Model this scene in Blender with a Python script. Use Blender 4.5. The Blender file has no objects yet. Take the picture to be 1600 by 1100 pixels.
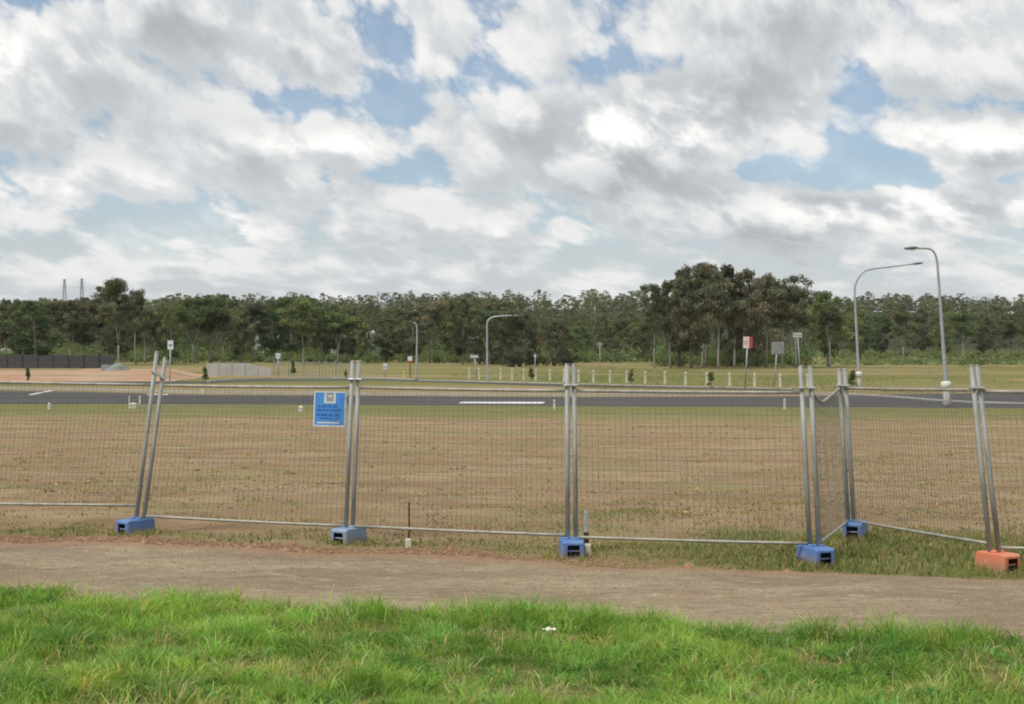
import bpy, math, random
import numpy as np
R = math.radians
rng = np.random.default_rng(7)
random.seed(7)
scn = bpy.context.scene
col = scn.collection

# ------------------------------------------------------------------ camera
F = 2400.0                       # focal length in pixels of the 1600x1100 photograph
HOR = 530.0                      # row of the horizon
CAM = np.array([0.0, 0.0, 2.5])
PITCH = -math.atan((550 - HOR) / F)
cd = bpy.data.cameras.new('camera'); cam = bpy.data.objects.new('camera', cd); col.objects.link(cam)
cam.location = CAM; cam.rotation_euler = (math.pi/2 + PITCH, 0, 0)
cd.sensor_width = 36; cd.lens = F/1600*36; cd.clip_start = 0.1; cd.clip_end = 9000
scn.camera = cam

# ------------------------------------------------------------------ sky, sun, exposure
SUN = np.array([-0.40, -0.30, 0.86]); SUN /= np.linalg.norm(SUN)
scn.view_settings.view_transform = 'Standard'; scn.view_settings.look = 'None'
scn.view_settings.exposure = 0.3; scn.view_settings.gamma = 1.0
scn.view_settings.use_curve_mapping = False
scn.render.engine = 'CYCLES'
scn.cycles.filter_width = 1.9
scn.cycles.max_bounces = 4; scn.cycles.diffuse_bounces = 2; scn.cycles.glossy_bounces = 2; scn.cycles.transmission_bounces = 2; scn.cycles.transparent_max_bounces = 2
scn.cycles.use_adaptive_sampling = True; scn.cycles.adaptive_threshold = .02

def sky_dir(px, py):
    v = np.array([(px-800)/F, 1.0, (HOR-py)/F]); return v/np.linalg.norm(v)

world = bpy.data.worlds.new('World'); scn.world = world; world.use_nodes = True

def build_world():
    nt = world.node_tree; nt.nodes.clear()
    # ---- cloud noise as a node group, sampled here and a little higher for the light on the cloud tops
    g = bpy.data.node_groups.new('cloud_noise', 'ShaderNodeTree')
    g.interface.new_socket('Direction', in_out='INPUT', socket_type='NodeSocketVector')
    g.interface.new_socket('Density', in_out='OUTPUT', socket_type='NodeSocketFloat')
    g.interface.new_socket('Broad', in_out='OUTPUT', socket_type='NodeSocketFloat')
    gi = g.nodes.new('NodeGroupInput'); go = g.nodes.new('NodeGroupOutput')
    def maker(tree):
        def mth(op, a, b=None, c=None):
            n = tree.nodes.new('ShaderNodeMath'); n.operation = op
            for i, v in enumerate((a, b, c)):
                if v is None: continue
                if isinstance(v, (int, float)): n.inputs[i].default_value = v
                else: tree.links.new(v, n.inputs[i])
            return n.outputs[0]
        return mth
    mg = maker(g); L = g.links.new
    sx = g.nodes.new('ShaderNodeSeparateXYZ'); L(gi.outputs[0], sx.inputs[0])
    zz = mg('MULTIPLY', mg('LOGARITHM', mg('MAXIMUM', mg('ADD', sx.outputs[2], .034), .034), 2.718), .235)   # clouds flatten towards the horizon
    cb = g.nodes.new('ShaderNodeCombineXYZ'); L(sx.outputs[0], cb.inputs[0]); L(sx.outputs[1], cb.inputs[1])
    L(mg('MULTIPLY_ADD', sx.outputs[0], .38, zz), cb.inputs[2])          # the banks slope down to the right
    def noise(scale, detail, rough, dist, off, kind='FBM'):
        m = g.nodes.new('ShaderNodeVectorMath'); m.operation = 'ADD'
        L(cb.outputs[0], m.inputs[0]); m.inputs[1].default_value = off
        n = g.nodes.new('ShaderNodeTexNoise'); n.noise_type = kind; n.inputs['Scale'].default_value = scale
        if kind != 'FBM': n.normalize = False; n.inputs['Offset'].default_value = 1.0; n.inputs['Gain'].default_value = 1.6; n.inputs['Lacunarity'].default_value = 2.15
        n.inputs['Detail'].default_value = detail; n.inputs['Roughness'].default_value = rough
        n.inputs['Distortion'].default_value = dist
        L(m.outputs[0], n.inputs['Vector']); return n.outputs['Fac']
    big = noise(8.0, 2, .5, 0, (1.3, 4.0, .37)); mid = noise(20, 5, .54, .15, (.6, 2.0, 5.1))
    puff = noise(16, 4, .62, 0, (2.2, 1.0, 3.3), 'RIDGED_MULTIFRACTAL')          # inverted ridges make rounded heads
    L(mg('ADD', mg('MULTIPLY', big, .55), mg('MULTIPLY_ADD', mid, .50, mg('MULTIPLY_ADD', puff, -.10, .135))), go.inputs[0]); L(big, go.inputs[1])
    # ---- world tree
    L = nt.links.new; mth = maker(nt)
    def nd(t, **k):
        n = nt.nodes.new(t)
        for a, b in k.items(): setattr(n, a, b)
        return n
    def ramp(v, a, b, c=0.0, e=1.0):
        n = nd('ShaderNodeMapRange', interpolation_type='SMOOTHSTEP'); L(v, n.inputs[0])
        for i, q in enumerate((a, b, c, e)): n.inputs[i+1].default_value = q
        return n.outputs[0]
    tc = nd('ShaderNodeTexCoord'); DIR = tc.outputs['Generated']
    def cl(off):
        gr = nd('ShaderNodeGroup'); gr.node_tree = g
        if off is None: L(DIR, gr.inputs[0])
        else:
            v = nd('ShaderNodeVectorMath', operation='ADD'); L(DIR, v.inputs[0]); v.inputs[1].default_value = off; L(v.outputs[0], gr.inputs[0])
        return gr.outputs
    N0 = cl(None); N1 = cl((-.006, 0, .017))
    # cloud banks, bright heads and clear gaps where the photographed sky has them: (px, py, rx, ry, density, light)
    blobs = [(615,70,58,40,-.21,0),(665,140,75,40,-.16,0),(490,165,120,22,-.17,0),(800,118,75,42,-.13,0),
             (1000,92,75,22,-.15,0),(1345,135,38,62,-.18,0),(1260,262,170,36,-.30,0),(590,262,130,30,-.10,0),(130,190,220,75,.10,-.04),(1130,150,110,36,.07,-.02),(850,140,50,26,-.12,0),
             (970,210,135,46,.36,.20),(920,172,85,26,.10,.12),(1060,225,50,20,.10,.10),(985,275,120,26,.12,-.12),(20,85,80,40,.12,.26),(330,55,300,60,.10,.05),(560,100,80,46,.13,-.02),
             (440,228,110,16,.08,.16),(552,222,34,18,.10,.14),(200,290,190,22,.08,.16),(330,345,110,24,.05,.14),(1268,178,34,18,.12,.16),
             (1545,236,80,30,.26,.20),(1432,208,44,20,.11,.18),(1400,328,230,24,.32,.22),(1350,60,300,70,.08,.04),
             (685,95,22,18,.12,.12),(690,158,26,16,.10,.10),(1080,300,130,40,.07,-.08),(760,370,60,16,.03,.14),(160,120,200,70,.06,-.05)]
    dens, light = N0[0], None
    for (px, py, rx, ry, a, bl) in blobs:
        c = sky_dir(px, py); sc = np.array([F/rx, 8.0, F/ry])
        m = nd('ShaderNodeVectorMath', operation='MULTIPLY_ADD'); L(DIR, m.inputs[0])
        m.inputs[1].default_value = sc; m.inputs[2].default_value = -c*sc
        dd = nd('ShaderNodeVectorMath', operation='DOT_PRODUCT'); L(m.outputs[0], dd.inputs[0]); L(m.outputs[0], dd.inputs[1])
        e = mth('POWER', .5, dd.outputs['Value'])
        dens = mth('MULTIPLY_ADD', e, a, dens)
        if bl: light = mth('MULTIPLY', e, bl) if light is None else mth('MULTIPLY_ADD', e, bl, light)
    alpha = ramp(dens, .385, .54)
    lit = ramp(mth('SUBTRACT', N0[0], N1[0]), -.13, .16)
    thick = ramp(dens, .50, .76)
    b = mth('MULTIPLY_ADD', lit, .19, .535)
    b = mth('SUBTRACT', b, mth('MULTIPLY', thick, mth('MULTIPLY_ADD', lit, -.13, .16)))
    b = mth('ADD', b, mth('MULTIPLY', light, mth('MULTIPLY_ADD', lit, .55, .50)))
    colr = nd('ShaderNodeMix', data_type='RGBA'); L(ramp(b, .46, .80), colr.inputs[0])
    colr.inputs[6].default_value = (.90, .955, 1.0, 1); colr.inputs[7].default_value = (1.0, .992, .97, 1)
    cloud = nd('ShaderNodeBackground'); L(colr.outputs[2], cloud.inputs[0]); L(b, cloud.inputs[1])
    sky = nd('ShaderNodeTexSky', sky_type='NISHITA', sun_disc=False)
    sky.sun_elevation = math.asin(SUN[2]); sky.sun_rotation = math.atan2(SUN[0], SUN[1])
    sky.air_density = 1.0; sky.dust_density = 0.3; sky.ozone_density = 4.0
    bg = nd('ShaderNodeBackground'); bg.inputs[1].default_value = 0.085
    L(sky.outputs[0], bg.inputs[0])
    # the thin veil of high cloud thickens towards the horizon
    sep = nd('ShaderNodeSeparateXYZ'); L(DIR, sep.inputs[0])
    veil = ramp(sep.outputs[2], .12, .015, .24, .9)
    mx = nd('ShaderNodeMixShader'); L(mth('MAXIMUM', alpha, veil), mx.inputs[0]); L(bg.outputs[0], mx.inputs[1]); L(cloud.outputs[0], mx.inputs[2])
    out = nd('ShaderNodeOutputWorld'); L(mx.outputs[0], out.inputs[0])
build_world()

sl = bpy.data.lights.new('sun', 'SUN'); sl.energy = 2.4; sl.angle = R(12); sl.color = (1.0, .96, .89)
so = bpy.data.objects.new('sun', sl); col.objects.link(so); so.location = (-40, -30, 86)
from mathutils import Vector
so.rotation_euler = Vector(SUN).to_track_quat('Z', 'Y').to_euler()

# ------------------------------------------------------------------ terrain and unprojection
_PY = [-400, 0, 22, 80, 130, 300, 450, 520, 700, 1000, 1400, 4000]
_PZ = [0, 0, 0, -1.2, -1.6, -2.5, -2.6, -1.0, 8.0, 19.0, 14.0, 0]
def zprof(y): return np.interp(y, _PY, _PZ)
def gz(x, y):
    x = np.asarray(x, float); y = np.asarray(y, float)
    near = np.clip((60-y)/40, 0, 1)
    und = .018*np.sin(x*1.3+y*.7)+.014*np.sin(x*2.9-y*1.9+1)+.010*np.sin(x*.6+y*3.1+2)
    far = 3.0*np.sin(x*.006+1.2)*np.clip((y-520)/300, 0, 1)
    return zprof(y) + und*near + far
def ray(px, py):
    v = np.array([(px-800)/F, 1.0, (550-py)/F])
    c, s = math.cos(PITCH), math.sin(PITCH)
    d = np.array([v[0], c*v[1]-s*v[2], s*v[1]+c*v[2]]); return d/d[1]
def at(px, py, Y): return CAM + ray(px, py)*Y
def ground_at(px, py):
    d = ray(px, py); lo, hi = 3.0, 520.0
    for _ in range(60):
        m = (lo+hi)/2; p = CAM+d*m
        if p[2] > gz(p[0], p[1]): lo = m
        else: hi = m
    p = CAM+d*lo; p[2] = float(gz(p[0], p[1])); return p
def proj(x, y, z):
    c, s = math.cos(PITCH), math.sin(PITCH)
    dz = z-CAM[2]; yc = c*y+s*dz; zc = -s*y+c*dz
    return 800+F*x/yc, 550-F*zc/yc

# ------------------------------------------------------------------ mesh helpers
def mesh_np(name, verts, faces, tints=None, smooth=False):
    """faces: list of int arrays (n,3) / (n,4)"""
    me = bpy.data.meshes.new(name)
    verts = np.asarray(verts, np.float32)
    fs = [np.asarray(f, np.int32) for f in faces if len(f)]
    me.vertices.add(len(verts)); me.vertices.foreach_set('co', verts.ravel())
    loops = np.concatenate([f.ravel() for f in fs]); tot = np.concatenate([np.full(len(f), f.shape[1], np.int32) for f in fs])
    st = np.concatenate([[0], np.cumsum(tot)[:-1]]).astype(np.int32)
    me.loops.add(len(loops)); me.loops.foreach_set('vertex_index', loops)
    me.polygons.add(len(tot)); me.polygons.foreach_set('loop_start', st); me.polygons.foreach_set('loop_total', tot)
    me.polygons.foreach_set('use_smooth', np.full(len(tot), bool(smooth)))
    me.update(calc_edges=True)
    if tints is not None:
        a = me.attributes.new('tint', 'FLOAT_COLOR', 'POINT')
        t = np.ones((len(verts), 4), np.float32); t[:, :tints.shape[1]] = tints
        a.data.foreach_set('color', t.ravel())
    return me

class MB:
    """collects solids for ONE mesh object"""
    def __init__(s): s.v = []; s.q = []; s.t = []; s.n = 0
    def add(s, v, q=None, t=None):
        v = np.asarray(v, float); s.v.append(v)
        if q is not None and len(q): s.q.append(np.asarray(q)+s.n)
        if t is not None and len(t): s.t.append(np.asarray(t)+s.n)
        s.n += len(v); return s
    def tube(s, pts, rad, sides=8, cap=True):
        pts = np.asarray(pts, float); n = len(pts)
        rad = np.full(n, rad) if np.isscalar(rad) else np.asarray(rad, float)
        tan = np.gradient(pts, axis=0); tan /= np.linalg.norm(tan, axis=1)[:, None]
        up = np.array([0, 0, 1.]) if abs(tan[0][2]) < .9 else np.array([0, 1., 0])
        a = np.linspace(0, 2*math.pi, sides, endpoint=False)
        vs = []
        for i in range(n):
            u = np.cross(tan[i], up); u /= np.linalg.norm(u); w = np.cross(u, tan[i])
            vs.append(pts[i]+rad[i]*(np.cos(a)[:, None]*u+np.sin(a)[:, None]*w))
        v = np.concatenate(vs); q = []
        for i in range(n-1):
            for k in range(sides):
                q.append((i*sides+k, i*sides+(k+1) % sides, (i+1)*sides+(k+1) % sides, (i+1)*sides+k))
        t = []
        if cap:
            v = np.concatenate([v, pts[:1], pts[-1:]]); c0 = n*sides; c1 = c0+1
            for k in range(sides):
                t.append((c0, (k+1) % sides, k)); t.append((c1, (n-1)*sides+k, (n-1)*sides+(k+1) % sides))
        return s.add(v, q, t)
    def box(s, c, size, rz=0.0, taper=1.0):
        x, y, z = [q/2 for q in size]; tp = taper
        v = np.array([(-x,-y,-z),(x,-y,-z),(x,y,-z),(-x,y,-z),(-x*tp,-y*tp,z),(x*tp,-y*tp,z),(x*tp,y*tp,z),(-x*tp,y*tp,z)])
        if rz:
            cc, ss = math.cos(rz), math.sin(rz); v = np.stack([v[:,0]*cc-v[:,1]*ss, v[:,0]*ss+v[:,1]*cc, v[:,2]], 1)
        return s.add(v+np.asarray(c, float), [(0,3,2,1),(4,5,6,7),(0,1,5,4),(1,2,6,5),(2,3,7,6),(3,0,4,7)])
    def hexa(s, pts8): return s.add(pts8, [(0,3,2,1),(4,5,6,7),(0,1,5,4),(1,2,6,5),(2,3,7,6),(3,0,4,7)])
    def mesh(s, name, smooth=False, tints=None):
        return mesh_np(name, np.concatenate(s.v), [np.concatenate(s.q) if s.q else [], np.concatenate(s.t) if s.t else []], tints, smooth)
    def build(s, name, m, parent=None, smooth=False, bevel=0):
        return link(name, s.mesh(name, smooth), m, parent, bevel)

def link(name, me, m, parent=None, bevel=0):
    if m is not None and not me.materials: me.materials.append(m)
    o = bpy.data.objects.new(name, me); col.objects.link(o)
    if parent is not None: o.parent = parent
    if bevel:
        b = o.modifiers.new('bevel', 'BEVEL'); b.width = bevel; b.segments = 2; b.limit_method = 'ANGLE'
    return o
def tag(o, label=None, cat=None, group=None, kind=None):
    for k, v in (('label', label), ('category', cat), ('group', group), ('kind', kind)):
        if v: o[k] = v
    return o
def empty(name, loc, rz=0.0):
    o = bpy.data.objects.new(name, None); col.objects.link(o); o.location = loc; o.rotation_euler = (0, 0, rz)
    o.empty_display_size = .2; return o
def centred(mb, base):                # mesh verts relative to the thing's base
    mb.v = [v-np.asarray(base) for v in mb.v]; return mb

def leaf_quads(C, Rr, per, size, seed, tint_var=.35, droop=0.0):
    """leaf sprays around clump centres C (n,3) with radii Rr (n,3)"""
    r = np.random.default_rng(seed); n = len(C); N_ = n*per
    idx = np.repeat(np.arange(n), per)
    d = r.normal(0, 1, (N_, 3)); d /= np.linalg.norm(d, axis=1)[:, None]
    rad = r.random(N_)**.45
    p = C[idx]+d*rad[:, None]*Rr[idx]
    nrm = d*.55+r.normal(0, .6, (N_, 3))+np.array([0, 0, .25]); nrm /= np.linalg.norm(nrm, axis=1)[:, None]
    t = r.normal(0, 1, (N_, 3))+np.array([0, 0, -droop]); t -= nrm*np.sum(t*nrm, 1)[:, None]; t /= np.linalg.norm(t, axis=1)[:, None]
    b = np.cross(nrm, t); s = size*(.45+1.25*r.random(N_)**1.6)
    l = t*s[:, None]; w = b*s[:, None]*.42
    V = np.stack([p-l, p-w+l*.1, p+l, p+w-l*.1], 1)
    ct = 1+r.normal(0, tint_var*.6, n); hue = r.normal(0, .10, n)
    k = np.clip(ct[idx]+r.normal(0, tint_var*.45, N_), .45, 1.9)
    T = np.stack([k*(1+hue[idx]), k, k*(1-hue[idx]*.5)], 1)
    return V, T

# ------------------------------------------------------------------ materials
def new_mat(name):
    m = bpy.data.materials.new(name); m.use_nodes = True
    nt = m.node_tree; nt.nodes.clear()
    out = nt.nodes.new('ShaderNodeOutputMaterial'); b = nt.nodes.new('ShaderNodeBsdfPrincipled')
    nt.links.new(b.outputs[0], out.inputs[0]); return m, nt, b, out
class NT:
    def __init__(s, nt): s.nt = nt
    def n(s, t, **k):
        x = s.nt.nodes.new(t)
        for a, b in k.items(): setattr(x, a, b)
        return x
    def l(s, a, b): s.nt.links.new(a, b)
    def noise(s, vec, scale, detail=4, rough=.55, dist=0, stretch=None):
        if stretch:
            m = s.n('ShaderNodeMapping'); m.inputs['Scale'].default_value = stretch; s.l(vec, m.inputs[0]); vec = m.outputs[0]
        x = s.n('ShaderNodeTexNoise'); x.inputs['Scale'].default_value = scale; x.inputs['Detail'].default_value = detail
        x.inputs['Roughness'].default_value = rough; x.inputs['Distortion'].default_value = dist
        s.l(vec, x.inputs['Vector']); return x.outputs['Fac']
    def ramp(s, v, a, b, c=0., d=1.):
        x = s.n('ShaderNodeMapRange', interpolation_type='SMOOTHSTEP'); s.l(v, x.inputs[0])
        for i, q in enumerate((a, b, c, d)): x.inputs[i+1].default_value = q
        return x.outputs[0]
    def mix(s, f, a, b, mode='MIX'):
        x = s.n('ShaderNodeMix', data_type='RGBA', blend_type=mode)
        for sock, v in ((x.inputs[0], f), (x.inputs[6], a), (x.inputs[7], b)):
            if isinstance(v, (int, float)): sock.default_value = v
            elif isinstance(v, tuple): sock.default_value = (*v[:3], 1)
            else: s.l(v, sock)
        return x.outputs[2]
    def math(s, op, a, b=None):
        x = s.n('ShaderNodeMath', operation=op)
        for i, v in enumerate((a, b)):
            if v is None: continue
            if isinstance(v, (int, float)): x.inputs[i].default_value = v
            else: s.l(v, x.inputs[i])
        return x.outputs[0]
    def bump(s, h, strength, dist):
        x = s.n('ShaderNodeBump'); x.inputs['Strength'].default_value = strength; x.inputs['Distance'].default_value = dist
        s.l(h, x.inputs['Height']); return x.outputs[0]
    def pos(s): return s.n('ShaderNodeNewGeometry').outputs['Position']
    def attr(s, name='tint'):
        x = s.n('ShaderNodeAttribute'); x.attribute_name = name; return x

def simple(name, c1, c2=None, rough=.6, metal=0.0, scale=6.0, bump=0.0, stretch=None, spec=.4):
    m, nt, b, out = new_mat(name); N = NT(nt)
    tc = N.n('ShaderNodeTexCoord').outputs['Object']
    c2 = c2 or tuple(v*.75 for v in c1)
    f = N.ramp(N.noise(tc, scale, 6, .6, .2, stretch), .35, .68)
    N.l(N.mix(f, c1, c2), b.inputs['Base Color'])
    b.inputs['Roughness'].default_value = rough; b.inputs['Metallic'].default_value = metal
    b.inputs['Specular IOR Level'].default_value = spec
    if bump: N.l(N.bump(N.noise(tc, scale*5, 4), bump, .01), b.inputs['Normal'])
    return m

def foliage(name, base, trans, rough=.75):
    m, nt, b, out = new_mat(name); N = NT(nt)
    a = N.attr()
    info = N.n('ShaderNodeObjectInfo')
    c = N.mix(1.0, base, a.outputs['Color'], 'MULTIPLY')
    hs = N.n('ShaderNodeHueSaturation'); N.l(c, hs.inputs['Color'])
    N.l(N.ramp(info.outputs['Random'], 0, 1, .78, 1.22), hs.inputs['Value'])
    N.l(N.ramp(info.outputs['Random'], 0, 1, .515, .485), hs.inputs['Hue'])
    N.l(hs.outputs[0], b.inputs['Base Color']); b.inputs['Roughness'].default_value = rough
    b.inputs['Specular IOR Level'].default_value = .15
    t = N.n('ShaderNodeBsdfTranslucent'); N.l(N.mix(1.0, hs.outputs[0], (1.1, 1.2, .6), 'MULTIPLY'), t.inputs[0])
    mx = N.n('ShaderNodeMixShader'); mx.inputs[0].default_value = trans
    N.l(b.outputs[0], mx.inputs[1]); N.l(t.outputs[0], mx.inputs[2]); N.l(mx.outputs[0], out.inputs[0])
    return m

M = {}
M['galv'] = simple('galvanised_steel', (.36,.365,.34), (.24,.245,.22), .62, .2, 9, .3, (1,1,.3))
M['galv_dull'] = simple('weathered_galvanised_rail', (.40,.38,.32), (.27,.255,.21), .6, .3, 7, .2)
M['wire'] = simple('fence_wire', (.22,.21,.19), (.15,.145,.13), .6, .4, 9)
M['clamp'] = simple('clamp_steel', (.5,.5,.48), (.33,.33,.31), .45, .7, 14)
def dusty(name, c1, c2):
    m, nt, b, out = new_mat(name); N = NT(nt); tc = N.n('ShaderNodeTexCoord').outputs['Object']
    c = N.mix(N.ramp(N.noise(tc, 5, 6, .6, .2), .35, .68), c1, c2)
    sp = N.n('ShaderNodeSeparateXYZ'); N.l(tc, sp.inputs[0])
    d = N.math('ADD', N.math('MULTIPLY', sp.outputs[2], -5.0), N.math('MULTIPLY', N.noise(tc, 13, 7, .7), 1.5))
    c = N.mix(N.ramp(d, .05, .75, 0, .8), c, (.27,.19,.125))                       # mud splashed up from the ground
    sc = N.noise(tc, 30, 5, .7, .5, (1, .25, 1)); c = N.mix(N.ramp(sc, .60, .72, 0, .55), c, (.50,.52,.55))   # scuffs
    N.l(c, b.inputs['Base Color']); N.l(N.ramp(sc, .4, .7, .42, .75), b.inputs['Roughness'])
    N.l(N.bump(N.noise(tc, 22, 5), .3, .01), b.inputs['Normal']); return m
M['blue_plastic'] = dusty('faded_blue_plastic', (.085,.18,.44), (.13,.23,.44))
M['bluegrey_plastic'] = dusty('dusty_blue_plastic', (.19,.28,.44), (.27,.33,.41))
M['orange_plastic'] = dusty('orange_plastic', (.66,.19,.095), (.60,.25,.14))
M['recess'] = simple('recess_plastic_painted_shade', (.02,.03,.06), (.015,.02,.03), .7)  # shade inside the grip hollows, painted as a darkened blue plastic
M['recess_red'] = simple('red_recess_plastic_painted_shade', (.13,.022,.012), (.08,.015,.01), .7)  # orange foot's plastic darkened, the hollow's shade put into its colour
M['sign_blue'] = simple('printed_sign_blue', (.08,.31,.76), (.10,.35,.78), .45, 0, 2)
M['sign_dark'] = simple('printed_dark_blue', (.035,.16,.50), (.04,.19,.54), .45)
M['sign_white'] = simple('printed_white', (.72,.77,.80), (.66,.70,.74), .45)
M['sign_tan'] = simple('printed_grey_tan', (.42,.41,.40), (.30,.30,.33), .45)
M['rust'] = simple('rusted_steel', (.17,.075,.035), (.09,.04,.02), .85, .2, 20, .4)
M['white_paint'] = simple('weathered_white_paint', (.72,.71,.64), (.55,.54,.46), .6, 0, 3, .2)
M['cream_timber'] = simple('cream_painted_timber', (.68,.65,.50), (.50,.47,.34), .7, 0, 4, .3)
M['red_paint'] = simple('red_sign_face', (.42,.09,.07), (.36,.08,.065), .45)
M['pink_paint'] = simple('faded_pink_sign_face', (.82,.64,.62), (.78,.6,.58), .5)
M['sign_back'] = simple('bare_aluminium', (.36,.36,.35), (.27,.27,.27), .5, .5, 3)
M['pole_grey'] = simple('galvanised_pole', (.47,.49,.49), (.36,.38,.38), .5, .35, 5)
M['lamp_head'] = simple('lamp_housing', (.16,.165,.17), (.11,.11,.12), .45, .3)
M['lens'] = simple('lamp_lens', (.62,.64,.62), (.5,.52,.5), .25)
M['concrete'] = simple('pale_concrete', (.40,.38,.34), (.32,.305,.27), .85, 0, 1.2, .3)
M['barrier'] = simple('pale_grey_barrier', (.47,.465,.44), (.40,.395,.37), .8, 0, .6)
M['charcoal'] = simple('charcoal_fence_paint', (.085,.080,.082), (.06,.057,.06), .6, 0, 2)
M['yellow'] = simple('yellow_marker', (.75,.62,.10), (.65,.52,.08), .5)
M['line_paint'] = simple('road_line_paint', (.72,.72,.69), (.52,.52,.50), .7, 0, 1.2)
M['house_white'] = simple('white_render', (.72,.73,.72), (.62,.63,.62), .8, 0, 1)
M['roof_grey'] = simple('pale_metal_roof', (.50,.53,.54), (.40,.42,.43), .5, .2, 1)
M['window_glass'] = simple('dark_window_glass', (.03,.04,.05), (.05,.06,.07), .12)
M['tarp'] = simple('pale_teal_tarpaulin', (.22,.25,.22), (.16,.18,.15), .85, 0, 1.5, .4)
M['pylon'] = simple('far_lattice_steel', (.25,.26,.28), (.2,.21,.23), .6, .3)
M['pebble'] = simple('pale_gravel_stone', (.29,.235,.17), (.20,.16,.115), .9, 0, 30)
M['clod'] = simple('orange_clay_clod', (.34,.21,.125), (.25,.145,.082), .95, 0, 20)
M['bark_pale'] = simple('pale_gum_bark', (.33,.305,.255), (.18,.165,.135), .85, 0, 1.5, .3, (1,1,.3))
M['bark_dark'] = simple('grey_brown_bark', (.17,.145,.115), (.09,.078,.06), .9, 0, 2.0, .4, (1,1,.3))
M['leaf_gum'] = foliage('gum_leaves', (.160,.168,.090), .32)
M['leaf_dark'] = foliage('dark_olive_leaves', (.118,.122,.072), .28)
M['leaf_green'] = foliage('green_leaves', (.150,.192,.082), .34)
M['leaf_brown'] = foliage('brownish_gum_leaves', (.170,.166,.105), .32)
M['grass'] = foliage('grass_blades', (1.0, 1.0, 1.0), .45, .6)
M['dry_grass'] = foliage('dry_grass_blades', (1.0, 1.0, 1.0), .2, .85)

def ground_material():
    m, nt, b, out = new_mat('field_soil_and_grass'); N = NT(nt)
    P = N.pos(); a = N.attr('tint'); sp = N.n('ShaderNodeSeparateColor'); N.l(a.outputs['Color'], sp.inputs[0])
    green, orange, far = sp.outputs[0], sp.outputs[1], sp.outputs[2]
    streak = N.noise(P, .7, 8, .68, .5, (.45, 1.0, 1.0))
    patch = N.math('ADD', N.math('MULTIPLY', N.noise(P, .42, 7, .62, .5, (.7, 1.0, 1.0)), .65), N.math('MULTIPLY', N.noise(P, .09, 3, .5), .35))
    fine = N.noise(P, 4.5, 8, .75, .3, (.6, 1.0, 1.0))
    grit = N.noise(P, 38, 3, .7)
    c = N.mix(N.ramp(streak, .36, .66), (.335,.225,.125), (.48,.355,.215))
    c = N.mix(N.ramp(patch, .47, .60, 0, .75), c, (.325,.285,.12))
    c = N.mix(N.ramp(N.noise(P, .6, 7, .66, .6, (.6, 1, 1)), .52, .64, 0, .75), c, (.375,.235,.145))
    c = N.mix(N.ramp(fine, .52, .74, 0, .5), c, (.21,.145,.075))
    c = N.mix(N.ramp(fine, .44, .24, 0, .40), c, (.40,.32,.20))
    # green growth
    gn = N.math('ADD', green, N.math('MULTIPLY', N.math('SUBTRACT', N.noise(P, .5, 8, .68, .4, (.45, 1, 1)), .5), 2.0))
    gcol = N.mix(N.ramp(fine, .35, .65), (.155,.175,.050), (.25,.25,.085))
    c = N.mix(N.ramp(gn, .25, .95, 0, .9), c, gcol)
    # bare orange earth
    on = N.math('ADD', orange, N.math('MULTIPLY', N.math('SUBTRACT', N.noise(P, 2.2, 6, .65), .5), 1.2))
    ocol = N.mix(N.ramp(N.noise(P, 7, 5, .7), .35, .65), (.25,.145,.080), (.37,.235,.145))
    c = N.mix(N.ramp(on, .35, .8), c, ocol)
    # distant paddock
    fcol = N.mix(N.ramp(N.noise(P, .045, 6, .62, .4, (.25, 1, 1)), .40, .57), (.34,.255,.125), (.20,.205,.068))
    c = N.mix(far, c, fcol)
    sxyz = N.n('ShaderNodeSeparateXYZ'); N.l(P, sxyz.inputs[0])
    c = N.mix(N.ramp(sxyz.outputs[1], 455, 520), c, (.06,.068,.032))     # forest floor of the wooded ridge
    c = N.mix(N.ramp(grit, .3, .7), c, N.mix(1.0, c, (.72,.72,.72), 'MULTIPLY'))
    N.l(c, b.inputs['Base Color']); b.inputs['Roughness'].default_value = .95; b.inputs['Specular IOR Level'].default_value = .1
    h = N.math('ADD', N.math('MULTIPLY', fine, .7), N.math('MULTIPLY', grit, .25))
    N.l(N.bump(h, .9, .12), b.inputs['Normal'])
    return m
M['ground'] = ground_material()

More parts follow.
